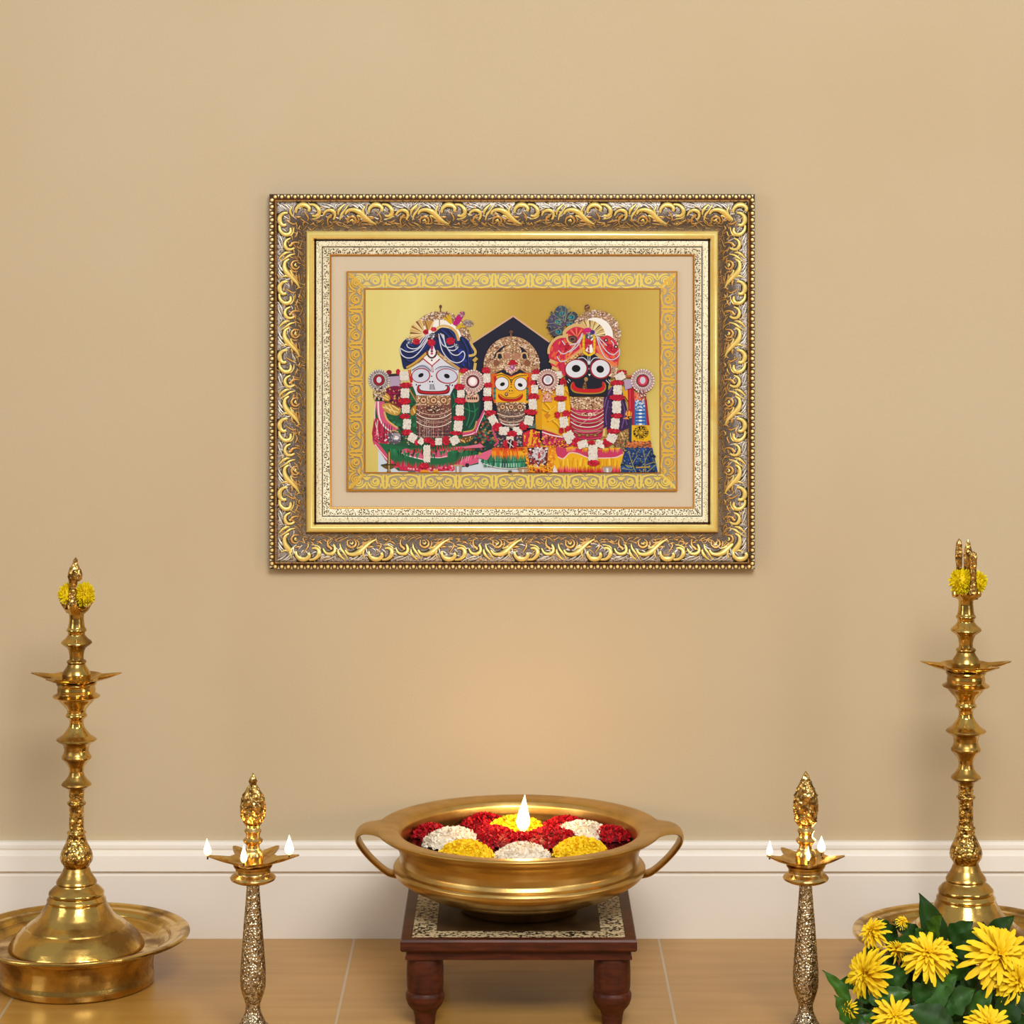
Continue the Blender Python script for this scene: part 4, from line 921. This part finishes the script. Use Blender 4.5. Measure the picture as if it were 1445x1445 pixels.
# ------------------------------------------------------------------ carved wooden stool
SX, SY, SW, SH = .0083, -.2825, .2950, .1140      # centre, width, height
stool = thing('wooden_stool', 'low dark wooden stool with turned legs and a chip-inlaid top carrying the big brass bowl', 'stool', (SX, SY, 0))
h = SW/2
b = MB()
def rect_ring(prof, z=0):
    vs = []; m = len(prof)
    for sx, sy in ((-1,-1),(1,-1),(1,1),(-1,1)):
        for r, q in prof: vs.append((sx*r, sy*r, q))
    fs = []
    for c in range(4):
        d = (c+1) % 4
        for k in range(m-1): fs.append((c*m+k, d*m+k, d*m+k+1, c*m+k+1))
    return vs, fs
v, f = rect_ring([(h-.012,SH-.0155),(h-.002,SH-.0150),(h,SH-.0125),(h,SH-.0025),(h-.0015,SH),(h-.0135,SH),(h-.0145,SH-.001),(h-.0145,SH-.006),(h-.03,SH-.006),(h-.03,SH-.0155),(h-.012,SH-.0155)])
b.add(v, f); b.build('top_frame', M['wood'], stool, angle=30)
b = MB(); v, f = rect_ring([(h-.0140,SH-.0105),(h-.0140,SH-.0006),(h-.0440,SH-.0006),(h-.0440,SH-.0105),(h-.0140,SH-.0105)]); b.add(v, f); b.build('inlaid_border', M['mosaic'], stool, smooth=False)['label'] = 'cream and black chip-inlaid border'
b = MB(); b.box((-h+.0438,-h+.0438,SH-.0105), (h-.0438,h-.0438,SH-.0004)); b.build('bowl_shade_panel', M['panel'], stool, smooth=False)['label'] = 'brown centre panel darkened by painted shade under the bowl'  # the dark square paints in the bowl's shade on the stool top
b = MB(); a1 = h-.006
v, f = rect_ring([(a1-.004,SH-.027),(a1,SH-.0262),(a1,SH-.0222),(a1-.0015,SH-.0212),(a1-.0015,SH-.0152),(a1-.014,SH-.0152),(a1-.014,SH-.027),(a1-.004,SH-.027)]); b.add(v, f); b.build('apron', M['wood'], stool, angle=30)
LEG = [(.0120,0),(.0128,.004),(.0132,.010),(.0150,.018),(.0215,.026),(.0242,.033),(.0246,.039),(.0232,.0425),(.0218,.0435),(.0222,.0445),(.0230,.049),(.0232,.070),(.0226,.083),(.0222,.0845),(.0222,.0880)]
for sx in (-1, 1):
    for sy in (-1, 1):
        b = MB(); b.lathe(sm(LEG), 36, (sx*(h-.0300), sy*(h-.0300), 0)); b.build('leg', M['wood'], stool)
# ------------------------------------------------------------------ the big bowl
bowl = thing('brass_bowl', 'wide brass urli bowl with two strap handles, standing on the wooden stool', 'bowl', (SX+.0012, SY, SH))
RZ = .2207-SH
bp_ = [(.002,.0005),(.072,.0003),(.0765,.002),(.0805,.010),(.084,.0165),(.088,.0185),(.106,.0220),(.128,.0285),(.147,.0375),(.159,.0455),(.1640,.0515),(.1642,.0560),(.1618,.0592),(.1585,.0612),(.1555,.0665),(.1555,.075),(.1590,.084),(.1675,.0925),(.1800,.0995),(.1850,.1030),(.1862,.1055),(.1850,.1070),(.1800,.1075),(.1640,.1058),(.1575,.1035),(.1535,.0980),(.1520,.088),(.1530,.074),(.1540,.056),(.147,.042),(.130,.028),(.100,.018),(.060,.013),(.002,.0125)]
b = MB(); b.lathe(sm(bp_), 112); b.build('bowl_body', M['bowl'], bowl, angle=50)
for s in (-1, 1):
    path = [(.172,.1035),(.188,.1050),(.202,.1040),(.2095,.0985),(.2100,.0900),(.2040,.0790),(.1930,.0660),(.1800,.0540),(.1700,.0470),(.1590,.0440)]
    wid = [.062,.040,.030,.026,.022,.019,.017,.016,.017,.017]; th = [.0030,.0032,.0032,.0034,.0034,.0032,.0030,.0030,.0030,.0030]
    P = cat([(x, 0, z) for x, z in path], False, 5); ns = len(P); vs = []; fs = []
    for j, p in enumerate(P):
        t = j/(ns-1)*(len(path)-1); i = min(int(t), len(path)-2); u = t-i
        w = wid[i]+(wid[i+1]-wid[i])*u; q = th[i]+(th[i+1]-th[i])*u
        d = (P[min(j+1, ns-1)]-P[max(j-1, 0)]).normalized(); nrm = Vector((-d.z, 0, d.x))
        for k in range(14):
            a = 2*pi*k/14; yy = cos(a)*w; nn = sin(a)*q
            pt = p+nrm*nn+Vector((0, yy, 0))
            vs.append((s*pt.x, pt.y, pt.z))
    for j in range(ns-1):
        for k in range(14):
            l = (k+1) % 14; fs.append((j*14+k, j*14+l, (j+1)*14+l, (j+1)*14+k))
    fs += [tuple(reversed(range(14))), tuple((ns-1)*14+k for k in range(14))]
    if s < 0: fs = [tuple(reversed(f)) for f in fs]
    MB().add(vs, fs).build('handle', M['bowl'], bowl)
WZ = .0800                                   # water level inside the bowl
b = MB(); b.lathe([(.1512, WZ-.003), (.1512, WZ), (.002, WZ)], 64)
wt = b.build('water', M['water'], None, loc=(SX+.0012, SY, SH)); wt['label'] = 'dark still water filling the brass bowl under the floating flowers'; wt['category'] = 'water'; wt['kind'] = 'stuff'
# floating flower heads: low mounds of many short petals
def flower_mound(R, H, c1, c2, seed, nn=330):
    rn = random.Random(seed); m = MB(); prof = [(R*.80,0),(R*.95,H*.12),(R*.90,H*.36),(R*.70,H*.62),(R*.40,H*.80),(R*.02,H*.84)]
    base = tuple(c1[i]*.62+c2[i]*.1 for i in range(3))+(1,)
    m.lathe(prof, 28, col=c2, mod=lambda a, z, j: 1+.05*sin(5*a+seed)+.03*sin(9*a))
    for k in range(nn):
        r = R*.97*sqrt(rn.random()); a = rn.random()*2*pi; t = r/R
        z = H*(1-t**2.4)*.96; p = Vector((r*cos(a), r*sin(a), z))
        nv = Vector((cos(a)*t, sin(a)*t, 1.15-t*.75)).normalized(); tv = nv.cross(Vector((rn.uniform(-1,1), rn.uniform(-1,1), rn.uniform(-1,1)))).normalized(); out_ = (nv*.5+tv*.85).normalized(); p = p+nv*.0012
        sd = out_.cross(Vector((rn.uniform(-1,1), rn.uniform(-1,1), rn.uniform(-1,1)))).normalized()
        L = rn.uniform(.0035,.006); w = rn.uniform(.0013,.0023); nr = sd.cross(out_)
        u = rn.random(); cl = tuple(c1[i]*(1-u*.55)+c2[i]*u*.55 for i in range(3))+(1,)
        m.add([p-sd*w*.5, p+sd*w*.5, p+out_*L*.6+sd*w+nr*.0006, p+out_*L+nr*.0012, p+out_*L*.6-sd*w+nr*.0006], [(0,1,2,4),(4,2,3)], cl)
    return m
WHT = (rgb(246,238,222), rgb(230,220,202)); YEL = (rgb(250,226,40), rgb(236,190,20)); REDC = (rgb(196,18,34), rgb(112,6,18))
FL = [ # px, py, radius in px, height m, colours, squash, label
 (640,1183,43,.016,WHT,'white floating flower head at the left of the brass bowl, behind a yellow one','white_flower_head','white flowers in the bowl'),
 (821,1173,42,.014,WHT,'white floating flower head at the right back of the brass bowl, behind a yellow one','white_flower_head','white flowers in the bowl'),
 (738,1204,40,.014,WHT,'white floating flower head at the front middle of the brass bowl, half behind the rim','white_flower_head','white flowers in the bowl'),
 (657,1202,40,.017,YEL,'yellow floating flower head at the front left of the brass bowl, touching the rim','yellow_flower_head','yellow flowers in the bowl'),
 (820,1198,40,.017,YEL,'yellow floating flower head at the front right of the brass bowl, touching the rim','yellow_flower_head','yellow flowers in the bowl'),
 (728,1166,43,.015,YEL,'yellow floating flower head at the back of the brass bowl, directly behind the tall flame','yellow_flower_head','yellow flowers in the bowl'),
 (603,1174,25,.012,REDC,'red floating flower head against the left inner wall of the brass bowl','red_flower_head','red flowers in the bowl'),
 (694,1180,44,.014,REDC,'red floating flower head left of the tall flame, right of the left white one','red_flower_head','red flowers in the bowl'),
 (778,1182,44,.014,REDC,'red floating flower head right of the tall flame, left of the right white one','red_flower_head','red flowers in the bowl'),
 (802,1164,36,.012,REDC,'red floating flower head at the right back wall of the bowl, behind a white one','red_flower_head','red flowers in the bowl'),
 (876,1176,26,.012,REDC,'red floating flower head against the right inner wall of the brass bowl','red_flower_head','red flowers in the bowl'),
 (680,1158,32,.012,REDC,'red floating flower head at the left back wall of the bowl, left of the flame','red_flower_head','red flowers in the bowl'),
 (735,1186,24,.009,REDC,'small red floating flower head just in front of the tall flame','red_flower_head','red flowers in the bowl'),
]
for i, (px, py, r, hh, cc, lab, nm, grp) in enumerate(FL):
    p = onz(px, py+hh*500, SH+WZ); s = (3.65+p.y)/F
    dv = Vector((p.x-SX-.0012, p.y-SY, 0)); mxr = .1525-r*s*(1.16 if i == 9 else .97)
    if dv.length > mxr: dv *= mxr/dv.length; p.x = SX+.0012+dv.x; p.y = SY+dv.y
    o = flower_mound(r*s, hh+.003, cc[0], cc[1], i, int(120+r*11)).build(nm, M['petal'], None, angle=60, loc=(p.x, p.y, SH+WZ-.0005))
    o['label'] = lab; o['category'] = 'flower'; o['group'] = grp
p = onz(738, 1186, SH+WZ)
fl = thing('floating_wick_lamp', 'small floating wick lamp with the tall bright flame in the middle of the brass bowl', 'lamp', (p.x, p.y, SH+WZ))
b = MB(); b.lathe([(.004,.0005),(.008,.002),(.0095,.010),(.0085,.0115),(.006,.010),(.001,.009)], 24); b.build('wick_holder', M['lampbrass'], fl)
flame(fl, (0,0,.0105), .050, .0185, .05, .62)
# ------------------------------------------------------------------ small five-wick lamps
def small_lamp(cx, label, tips, rt, fl_at, fin, yy=-.46):
    s = (3.65+yy)/F; z = lambda py: CAMH-(py-HOR)*s; r = lambda q: q*s
    t = thing('standing_oil_lamp', label, 'oil lamp', ((cx-722.5)*s, yy, 0), 'small lit oil lamps flanking the bowl')
    b = MB(); b.lathe(sm([(.044,0),(.046,.002),(.045,.005),(.036,.0085),(.026,.0130),(r(19),z(1444)),(r(13),z(1432)),(r(11),z(1427)),(r(10),z(1418)),(r(11.5),z(1413)),(r(15.5),z(1401)),(r(17.6),z(1393)),(r(18.2),z(1383)),(r(18),z(1368)),(r(16.2),z(1345)),(r(14.5),z(1322)),(r(13),z(1300)),(r(11),z(1278)),(r(9.4),z(1256)),(r(9),z(1244))]), 40)
    b.build('stem', M['silverbrass'], t)
    b = MB(); b.lathe(sm([(r(9),z(1246)),(r(24),z(1244.5)),(r(31),z(1241)),(r(32.5),z(1238)),(r(30),z(1235)),(r(25),z(1231)),(r(24.5),z(1226)),(r(28),z(1221)),(r(20),z(1219))]), 48); b.build('collar', M['lampbrass'], t)
    b = MB(); star_dish(b, (0,0,0), [radians(a) for a in tips], r(36), rt*s, z(1224), z(1212.5), z(1208.5), .36, .0012, r(26)); b.build('oil_dish', M['lampbrass'], t, angle=60)
    b = MB(); b.lathe(sm([(r(14),z(1219)),(r(15),z(1207)),(r(13),z(1201)),(r(9.5),z(1197)),(r(9),z(1192)),(r(13),z(1188)),(r(14.5),z(1185)),(r(9.5),z(1181)),(r(10),z(1176)),(r(12.5),z(1172)),(r(9),z(1168)),(r(9),z(1164))]), 32); b.build('neck', M['lampbrass'], t)
    b = MB(); pf = sm([(r(q), z(py)) for py, q in fin[::-1]])
    b.lathe(pf, 40, fy=.62, mod=lambda a, zz, j: 1+.13*sin(a*7+zz*900)*sin(a*3-zz*620)); b.build('finial', M['filigree'], t, angle=80)['label'] = 'openwork leaf-shaped finial'
    for ang, rr, hpx, wpx, ln in fl_at:
        a = radians(ang); flame(t, (rr*s*cos(a), rr*s*sin(a), z(1208)), hpx*s, wpx*s, ln, .07)
    return t
small_lamp(357, 'hammered standing oil lamp with three flames, between the left tall lamp and the wooden stool', [180,262,4,62,120], 65, [(180,64,25,11,-.05),(258,42,26,10,0),(5,51,29,13,0)],
  [(1091,.6),(1096,3.5),(1102,6),(1107,4.6),(1113,9),(1124,15),(1137,17.8),(1149,17),(1158,14.5),(1166,9)])
small_lamp(1137, 'hammered standing oil lamp with a slimmer finial, between the wooden stool and the yellow flowers', [180,270,0,58,122], 55, [(180,51,22,9,.02),(270,30,22,6,0),(38,31,24,12,0)],
  [(1088,.6),(1094,4),(1102,7.5),(1112,12),(1122,16),(1134,17),(1147,16.2),(1158,15.5),(1166,10)])
# ------------------------------------------------------------------ tall lamps and their trays
TY = -.22; ts = (3.65+TY)/F
TRAY = [(.002,.0),(.098,0),(.1020,.002),(.1030,.010),(.1015,.016),(.1010,.024),(.1022,.036),(.106,.046),(.116,.0545),(.146,.0610),(.1495,.0632),(.1488,.0662),(.1455,.0668),(.1390,.0652),(.1365,.0632),(.1290,.0625),(.1245,.0605),(.1215,.0560),(.119,.0500),(.112,.0480),(.002,.0475)]
def tall_lamp(cx, lab, tlab, zs, kind):
    X = (cx-722.5)*ts
    tr = MB(); tr.lathe(sm(TRAY), 112)
    o = tr.build('brass_tray', M['brass'], None, angle=50, loc=(X, TY, 0)); o['label'] = tlab; o['category'] = 'tray'; o['group'] = 'brass trays under the tall lamps'
    t = thing('tall_oil_lamp', lab, 'oil lamp', (X, TY, .0483), 'tall unlit oil lamps')
    def z(py): return (CAMH-(py-HOR)*ts-.0506)*zs
    def L(name, rows, m, n=44, **k):
        b = MB(); rows = rows[::-1] if rows[0][0] < rows[-1][0] else rows
        b.lathe(sm([(q*ts, max(z(py), 0)) for py, q in rows]), n, **k); return b.build(name, M[m], t, angle=40)
    L('bell_base', [(1216,14),(1221,17.5),(1224,19),(1229,21),(1234,24),(1239,27.5),(1242,28.8),(1244,27.5),(1246,28.5),(1250,33.5),(1255,38.6),(1258,39.2),(1260.5,37.6),(1263,39.6),(1266,41.6),(1269,41.2),(1271,42),(1279,46.5),(1287,51.5),(1294,58),(1299,66),(1302,70),(1304,70.6),(1307,76),(1314,84),(1322,90),(1329,94.5),(1333,95.5),(1334,92)], 'brass', 80)
    L('stem', [(960,27),(962,28.5),(966,26),(970,27),(975,26.6),(977,29),(979.5,33.5),(981,32.5),(983,26.5),(988,23),(993,18),(998.6,13.4),(1003,12.8),(1006,14.8),(1008,15.2),(1010,13),(1013,10.2),(1018,9.8),(1023,11),(1029,15),(1035,20),(1039,26.5),(1041,28.6),(1043.5,26),(1046,20.8),(1050,18),(1056,17),(1061,18.4),(1065,21),(1067.5,20.8),(1071,17.5),(1075,14.2),(1080,11),(1086,10),(1092,11.4),(1098,15.5),(1102,20),(1104.5,21.4),(1107,19),(1110,13),(1114,10.8)], 'brass', 48)
    L('engraved_shaft', [(1112,10.9),(1128,10.2),(1129.5,13),(1131,13.6),(1133,12.8),(1134.5,10.2),(1150,10.2),(1170,10.6),(1171.5,13.2),(1173,13.6),(1175,12.4),(1180,13),(1187,15.4),(1194,19),(1201,22.2),(1207,23.2),(1212,22.4),(1217,19),(1222,17)], 'brass_engraved', 48)
    b = MB(); star_dish(b, (0,0,0), [radians(a) for a in ((180,0,240,300) if kind == 0 else (180,0,235,305))], 37*ts, 64*ts, z(964), z(951.5), z(947.5), .40, .0010, 27*ts); b.build('oil_dish', M['brass'], t, angle=60)
    L('upper_shaft', [(864,10.4),(870,10.2),(878,11),(883,12),(885.5,14),(887.5,14.2),(889.5,12),(893,11.8),(898,15.5),(902,20.5),(904.5,22),(907,19.5),(911,13.5),(916,11),(923,9.8),(928,10),(930,13.6),(932,14),(934,12.2),(938,14),(943,17.5),(948,20),(956,20)], 'brass')
    b = MB(); tips = [radians(a) for a in ((0,180,270,90) if kind == 0 else (20,140,250,320))]
    star_dish(b, (0,0,0), tips, 16*ts, 23*ts, z(868), z(857), z(848 if kind == 0 else 854), .7, .001, 9.5*ts, 80); b.build('finial_cup', M['brass'], t, angle=60)
    if kind == 0:
        b = MB(); pf = [(9,862),(9.5,855),(8,848),(6,838),(5,828),(6,820),(8.5,812),(9,805),(6.5,798),(3.6,793),(3.2,788),(.5,784)]
        b.lathe(sm([(q*ts, z(y)) for q, y in pf]), 24, fy=.7, dx=lambda zz: (-6+5*max(0,(zz-z(835))/(z(784)-z(835))))*ts, mod=lambda a, q, j: 1+.08*sin(a*5+q*700)); b.build('finial', M['filigree'], t, angle=70)
        b = MB(); b.lathe([(.2*ts,z(818)),(4*ts,z(815)),(5*ts,z(808)),(3*ts,z(801)),(.2*ts,z(798))], 16, c=(4*ts,-.002,0)); b.build('finial_leaf', M['filigree'], t)
    else:
        for nm, pf, ox, oy in (('finial', [(6,862),(7,856),(5,846),(4.2,836),(4,822),(5,812),(5.4,804),(4,799),(.5,797)], 9, -.008), ('finial_leaf', [(3,845),(3.2,825),(4.5,812),(5.2,803),(4.4,795),(4.2,789),(3,784),(.4,781)], -9, .004), ('finial_leaf', [(3,850),(4,830),(6.4,816),(6.6,806),(5,796),(3,787),(.5,782)], 4, .004)):
            b = MB(); b.lathe(sm([(q*ts, z(y)) for q, y in pf]), 20, c=(ox*ts, oy, 0), fy=.6, mod=lambda a, q, j: 1+.1*sin(a*5+q*800)); b.build(nm, M['filigree'], t, angle=70)
        for ox, oy in ((-17,-.006),(17,-.006),(13,.008)):
            b = MB(); b.lathe([(.1*ts,z(860)),(3*ts,z(858.5)),(4.2*ts,z(855)),(3*ts,z(851.5)),(.1*ts,z(850))], 14, c=(ox*ts, oy, 0)); b.build('knob', M['brass'], t)
    return t, z, X
def pompom(loc, R, seed, label, sq=1.0):
    rn = random.Random(seed); m = MB(); y1, y2 = rgb(244,230,30), rgb(234,208,14)
    m.lathe([(R*.3*sin(pi*k/8)*2.2 if 0 < k < 8 else 0, -R*.66*cos(pi*k/8)) for k in range(9)], 18, col=y2)
    for k in range(520):
        u = rn.uniform(-1,1); a = rn.random()*2*pi; d = Vector((sqrt(1-u*u)*cos(a), sqrt(1-u*u)*sin(a), u))
        sd = d.cross(Vector((rn.uniform(-1,1), rn.uniform(-1,1), rn.uniform(-1,1)))).normalized(); L = R*rn.uniform(.86,1.08); w = R*.065
        t = rn.random(); cl = tuple(y1[i]*t+y2[i]*(1-t) for i in range(3))+(1,)
        m.add([d*R*.5-sd*w*.5, d*R*.5+sd*w*.5, d*L*.9+sd*w, d*L, d*L*.9-sd*w], [(0,1,2,4),(4,2,3)], cl)
    o = m.build('yellow_pompom_flower', M['petal'], None, angle=60, loc=loc); o.scale = (sq, 1, 1.12)
    o['label'] = label; o['category'] = 'flower'; o['group'] = 'yellow flowers tucked into the tall lamps'
lt, z0, X = tall_lamp(108, 'tall turned brass oil lamp at the left, single pointed finial between two yellow flowers', 'broad brass tray under the left tall lamp, with no flowers before it', 1.0, 0)
pompom((X+(-15)*ts, TY+.007, .0477+z0(836.5)), 14.5*ts, 1, 'fuzzy yellow flower left of the finial on the left tall lamp', .9)
pompom((X+10*ts, TY+.007, .0477+z0(837)), 16.5*ts, 2, 'fuzzy yellow flower right of the finial on the left tall lamp', .95)
rt_, z1, X = tall_lamp(1363, 'tall turned brass oil lamp at the right, finial of two leaf prongs with yellow flowers', 'broad brass tray under the right tall lamp, behind the yellow chrysanthemums', 1.042, 1)
pompom((X-6*ts, TY+.004, .0477+z1(838.5)), 18*ts, 3, 'fuzzy yellow flower left of the front prong on the right tall lamp')
pompom((X+17*ts, TY+.004, .0477+z1(839)), 15*ts, 4, 'fuzzy yellow flower right of the front prong on the right tall lamp')
# ------------------------------------------------------------------ chrysanthemums in the right corner
BX, BY = .520, -.515
plant = thing('chrysanthemum_plant', 'leafy bunch of yellow chrysanthemums in front of the right brass tray', 'flowers', (BX, BY, 0))
def loc_(px, py, y): return at(px, py, y)-Vector((BX, BY, 0))
def frame_of(nrm):
    nrm = nrm.normalized(); a = nrm.cross(Vector((0,0,1)));
    if a.length < 1e-3: a = Vector((1,0,0))
    a.normalize(); return a, nrm.cross(a).normalized(), nrm
def chrys(c, nrm, R, seed, full=1.0):
    rn = random.Random(seed); A, B, N = frame_of(nrm); m = MB()
    ya, yb = rgb(252,222,34), rgb(238,186,14)
    for ring_, (cnt, ln, el, w) in enumerate(((17,1.0,.10,.155),(16,.94,.30,.15),(14,.80,.52,.14),(12,.62,.78,.12),(9,.45,1.02,.10),(6,.30,1.3,.08))):
        for k in range(cnt):
            if rn.random() > full+.15: continue
            a = 2*pi*(k+rn.uniform(-.3,.3)+ring_*.5)/cnt; e = el+rn.uniform(-.12,.12); L = R*ln*rn.uniform(.84,1.08)
            d = A*cos(a)+B*sin(a); sd = (N.cross(d)).normalized(); W_ = R*w*1.15*rn.uniform(.85,1.15); vs = []
            u = rn.random()*.6+ring_*.05
            cs = []
            for q, (t, wf) in enumerate(((0,.35),(.3,.8),(.6,1.0),(.86,.86),(1.0,.34))):
                ee = e-.25*t*t+.10*sin(t*pi)
                p = c+d*(L*t*cos(ee))+N*(L*t*sin(ee)+.002*ring_); cup = R*.035
                for s_ in (-1, 0, 1):
                    vs.append(p+sd*s_*W_*wf*.5+N*(cup*abs(s_)*wf)); f_ = min(1, u*(1-.5*t)+(.35 if t == 0 else 0))
                    cs.append(tuple(ya[i]*(1-f_)+yb[i]*f_ for i in range(3))+(1,))
            fs = []
            for q in range(4):
                for s_ in range(2): fs.append((q*3+s_, q*3+s_+1, q*3+s_+4, q*3+s_+3))
            m.add(vs, fs, cs)
    return m
HEADS = [(1236,1318,24,-.505,(-.75,-.45,.75),.8),(1228,1375,38,-.525,(-.80,-.65,.35),.85),(1262,1343,18,-.50,(.6,-.5,.7),.6),(1309,1351,40,-.520,(-.05,-.75,.75),1),
         (1406,1352,52,-.520,(.22,-.80,.60),1),(1432,1385,36,-.535,(.35,-.9,.35),1),(1263,1438,34,-.560,(-.1,-.8,.6),1),(1394,1452,36,-.575,(.1,-.7,.7),1),(1200,1424,14,-.555,(-.8,-.5,.2),.35),(1272,1303,10,-.47,(.2,-.7,.7),.7)]
base_pt = Vector((.0, .0, 0))
for i, (px, py, r, y, nrm, full) in enumerate(HEADS):
    c = loc_(px, py, y); s = (3.65+y)/F; N = Vector(nrm).normalized()
    fh = chrys(c, N, r*s*1.06, 20+i, full).build('flower_head', M['petal'], plant, angle=70)
    b = MB(); b.lathe([(.0015,-.007),(.005,-.004),(.0075,.0005),(.004,.001)], 14); cal = b.build('calyx', M['stem'], fh)
    cal.location = c; cal.rotation_euler = N.to_track_quat('Z', 'Y').to_euler()
    e = Vector((c.x*.12, .02+c.y*.1, .0015)); mid = (c-N*.03)*.62+e*.38+Vector((0,.012,0))
    b = MB(); b.tube(cat([e, mid, c-N*.022, c-N*.006], False, 5), .0019, 8); b.build('stem', M['stem'], plant)
def leaf(base, tip, nrm, w, seed, lobes=0.0, curl=.12):
    rn = random.Random(seed); base, tip = Vector(base), Vector(tip); ax = tip-base; L = ax.length; ax.normalize()
    sd = ax.cross(Vector(nrm)).normalized(); N = sd.cross(ax).normalized(); m = MB(); vs = []; cs = []; n = 12
    g1, g2 = rgb(54,100,28), rgb(24,58,18); k = rn.random(); g = tuple(g1[i]*k+g2[i]*(1-k) for i in range(3))+(1,)
    gv = tuple(min(1, q*1.35) for q in g[:3])+(1,)
    for j in range(n+1):
        t = j/n; ww = w*(sin(pi*t**.72)**.9)*(1+lobes*sin(t*pi*6)*.9) if 0 < t < 1 else w*.02
        p = base+ax*(L*t)+N*(-curl*L*t*t+.35*curl*L*t)
        for s_ in (-1,-.5,0,.5,1):
            vs.append(p+sd*s_*ww*.5+N*(abs(s_)*ww*.16-.0008*(s_ == 0)+.0012*sin(t*17+s_*2))); cs.append(gv if s_ == 0 else g)
    fs = [(j*5+q, j*5+q+1, (j+1)*5+q+1, (j+1)*5+q) for j in range(n) for q in range(4)]
    m.add(vs, fs, cs); return m
# leaves placed as in the photo: base, tip (pixels), width, distance
LV = [(1325,1345,1301,1262,42,-.475,0),(1200,1415,1164,1369,20,-.53,0),(1340,1330,1372,1300,34,-.46,.1),(1210,1408,1262,1390,34,-.53,.1),(1225,1412,1285,1398,30,-.545,.15),(1300,1415,1350,1375,46,-.53,.12),(1310,1430,1290,1385,40,-.53,.1),(1345,1455,1280,1420,46,-.56,.05),
      (1330,1425,1375,1395,40,-.54,.2),(1365,1430,1400,1400,36,-.54,.2),(1240,1400,1285,1365,36,-.515,.1),(1255,1350,1290,1320,30,-.48,.1),(1350,1350,1390,1310,36,-.47,.1),(1410,1440,1445,1400,40,-.55,.1),(1200,1445,1180,1405,26,-.56,.1),(1260,1330,1240,1295,26,-.46,.15),(1300,1330,1262,1300,28,-.46,.1),(1385,1335,1388,1302,28,-.46,.1)]
LV += [(1350,1395,1372,1345,40,-.455,0),(1345,1385,1352,1335,36,-.46,.1),(1290,1395,1272,1350,34,-.46,.1),(1300,1400,1320,1360,34,-.465,0),(1388,1420,1362,1380,38,-.48,.1),(1275,1420,1262,1375,30,-.48,0)]
q_ = 0
for bx, by, tx, ty, w, y, lb in LV:
    s = (3.65+y)/F; q_ += 1
    leaf(loc_(bx, by, y+.004), loc_(tx, ty, y-.006), (.1,-.75,.6), w*s, q_, lb).build('leaf', M['leaf'], plant, angle=80)
rn = random.Random(11)
for k in range(900):
    if q_ > 98: break
    y = rn.uniform(-.565,-.440) if k % 2 else rn.uniform(-.500,-.440); px = rn.uniform(1196,1462); top = 1318+max(0, 1235-px)*1.1; py = top+(1500-top)*rn.random()**.9
    b0 = loc_(px, py, y); s = (3.65+y)/F
    if b0.z < .022: b0.z = .022
    L = rn.uniform(.026,.046); a = rn.uniform(0, 2*pi); d = Vector((cos(a)*.8, rn.uniform(-.6,.25), sin(a)*.55+.15)).normalized()
    tp = b0+d*L
    if tp.z < .004: tp.z = .012
    if tp.x+BX < .388: continue
    bad = False
    for hx_, hy_, hr_, hd_, _, _ in HEADS:
        for q in (b0, tp, (b0+tp)*.5):
            g = q+Vector((BX, BY, 0)); s2 = (3.65+g.y)/F
            if math.hypot(g.x/s2+722.5-hx_, HOR+(CAMH-g.z)/s2-hy_) < hr_+4 and g.y < hd_+(.014 if q is not b0 else .004): bad = True
    if bad: continue
    q_ += 1
    leaf(b0, tp, (rn.uniform(-.5,.5), -.7, rn.uniform(.1,.9)), L*rn.uniform(.5,.75), 100+k, rn.choice((0,.1,.2))).build('leaf', M['leaf'], plant, angle=80)
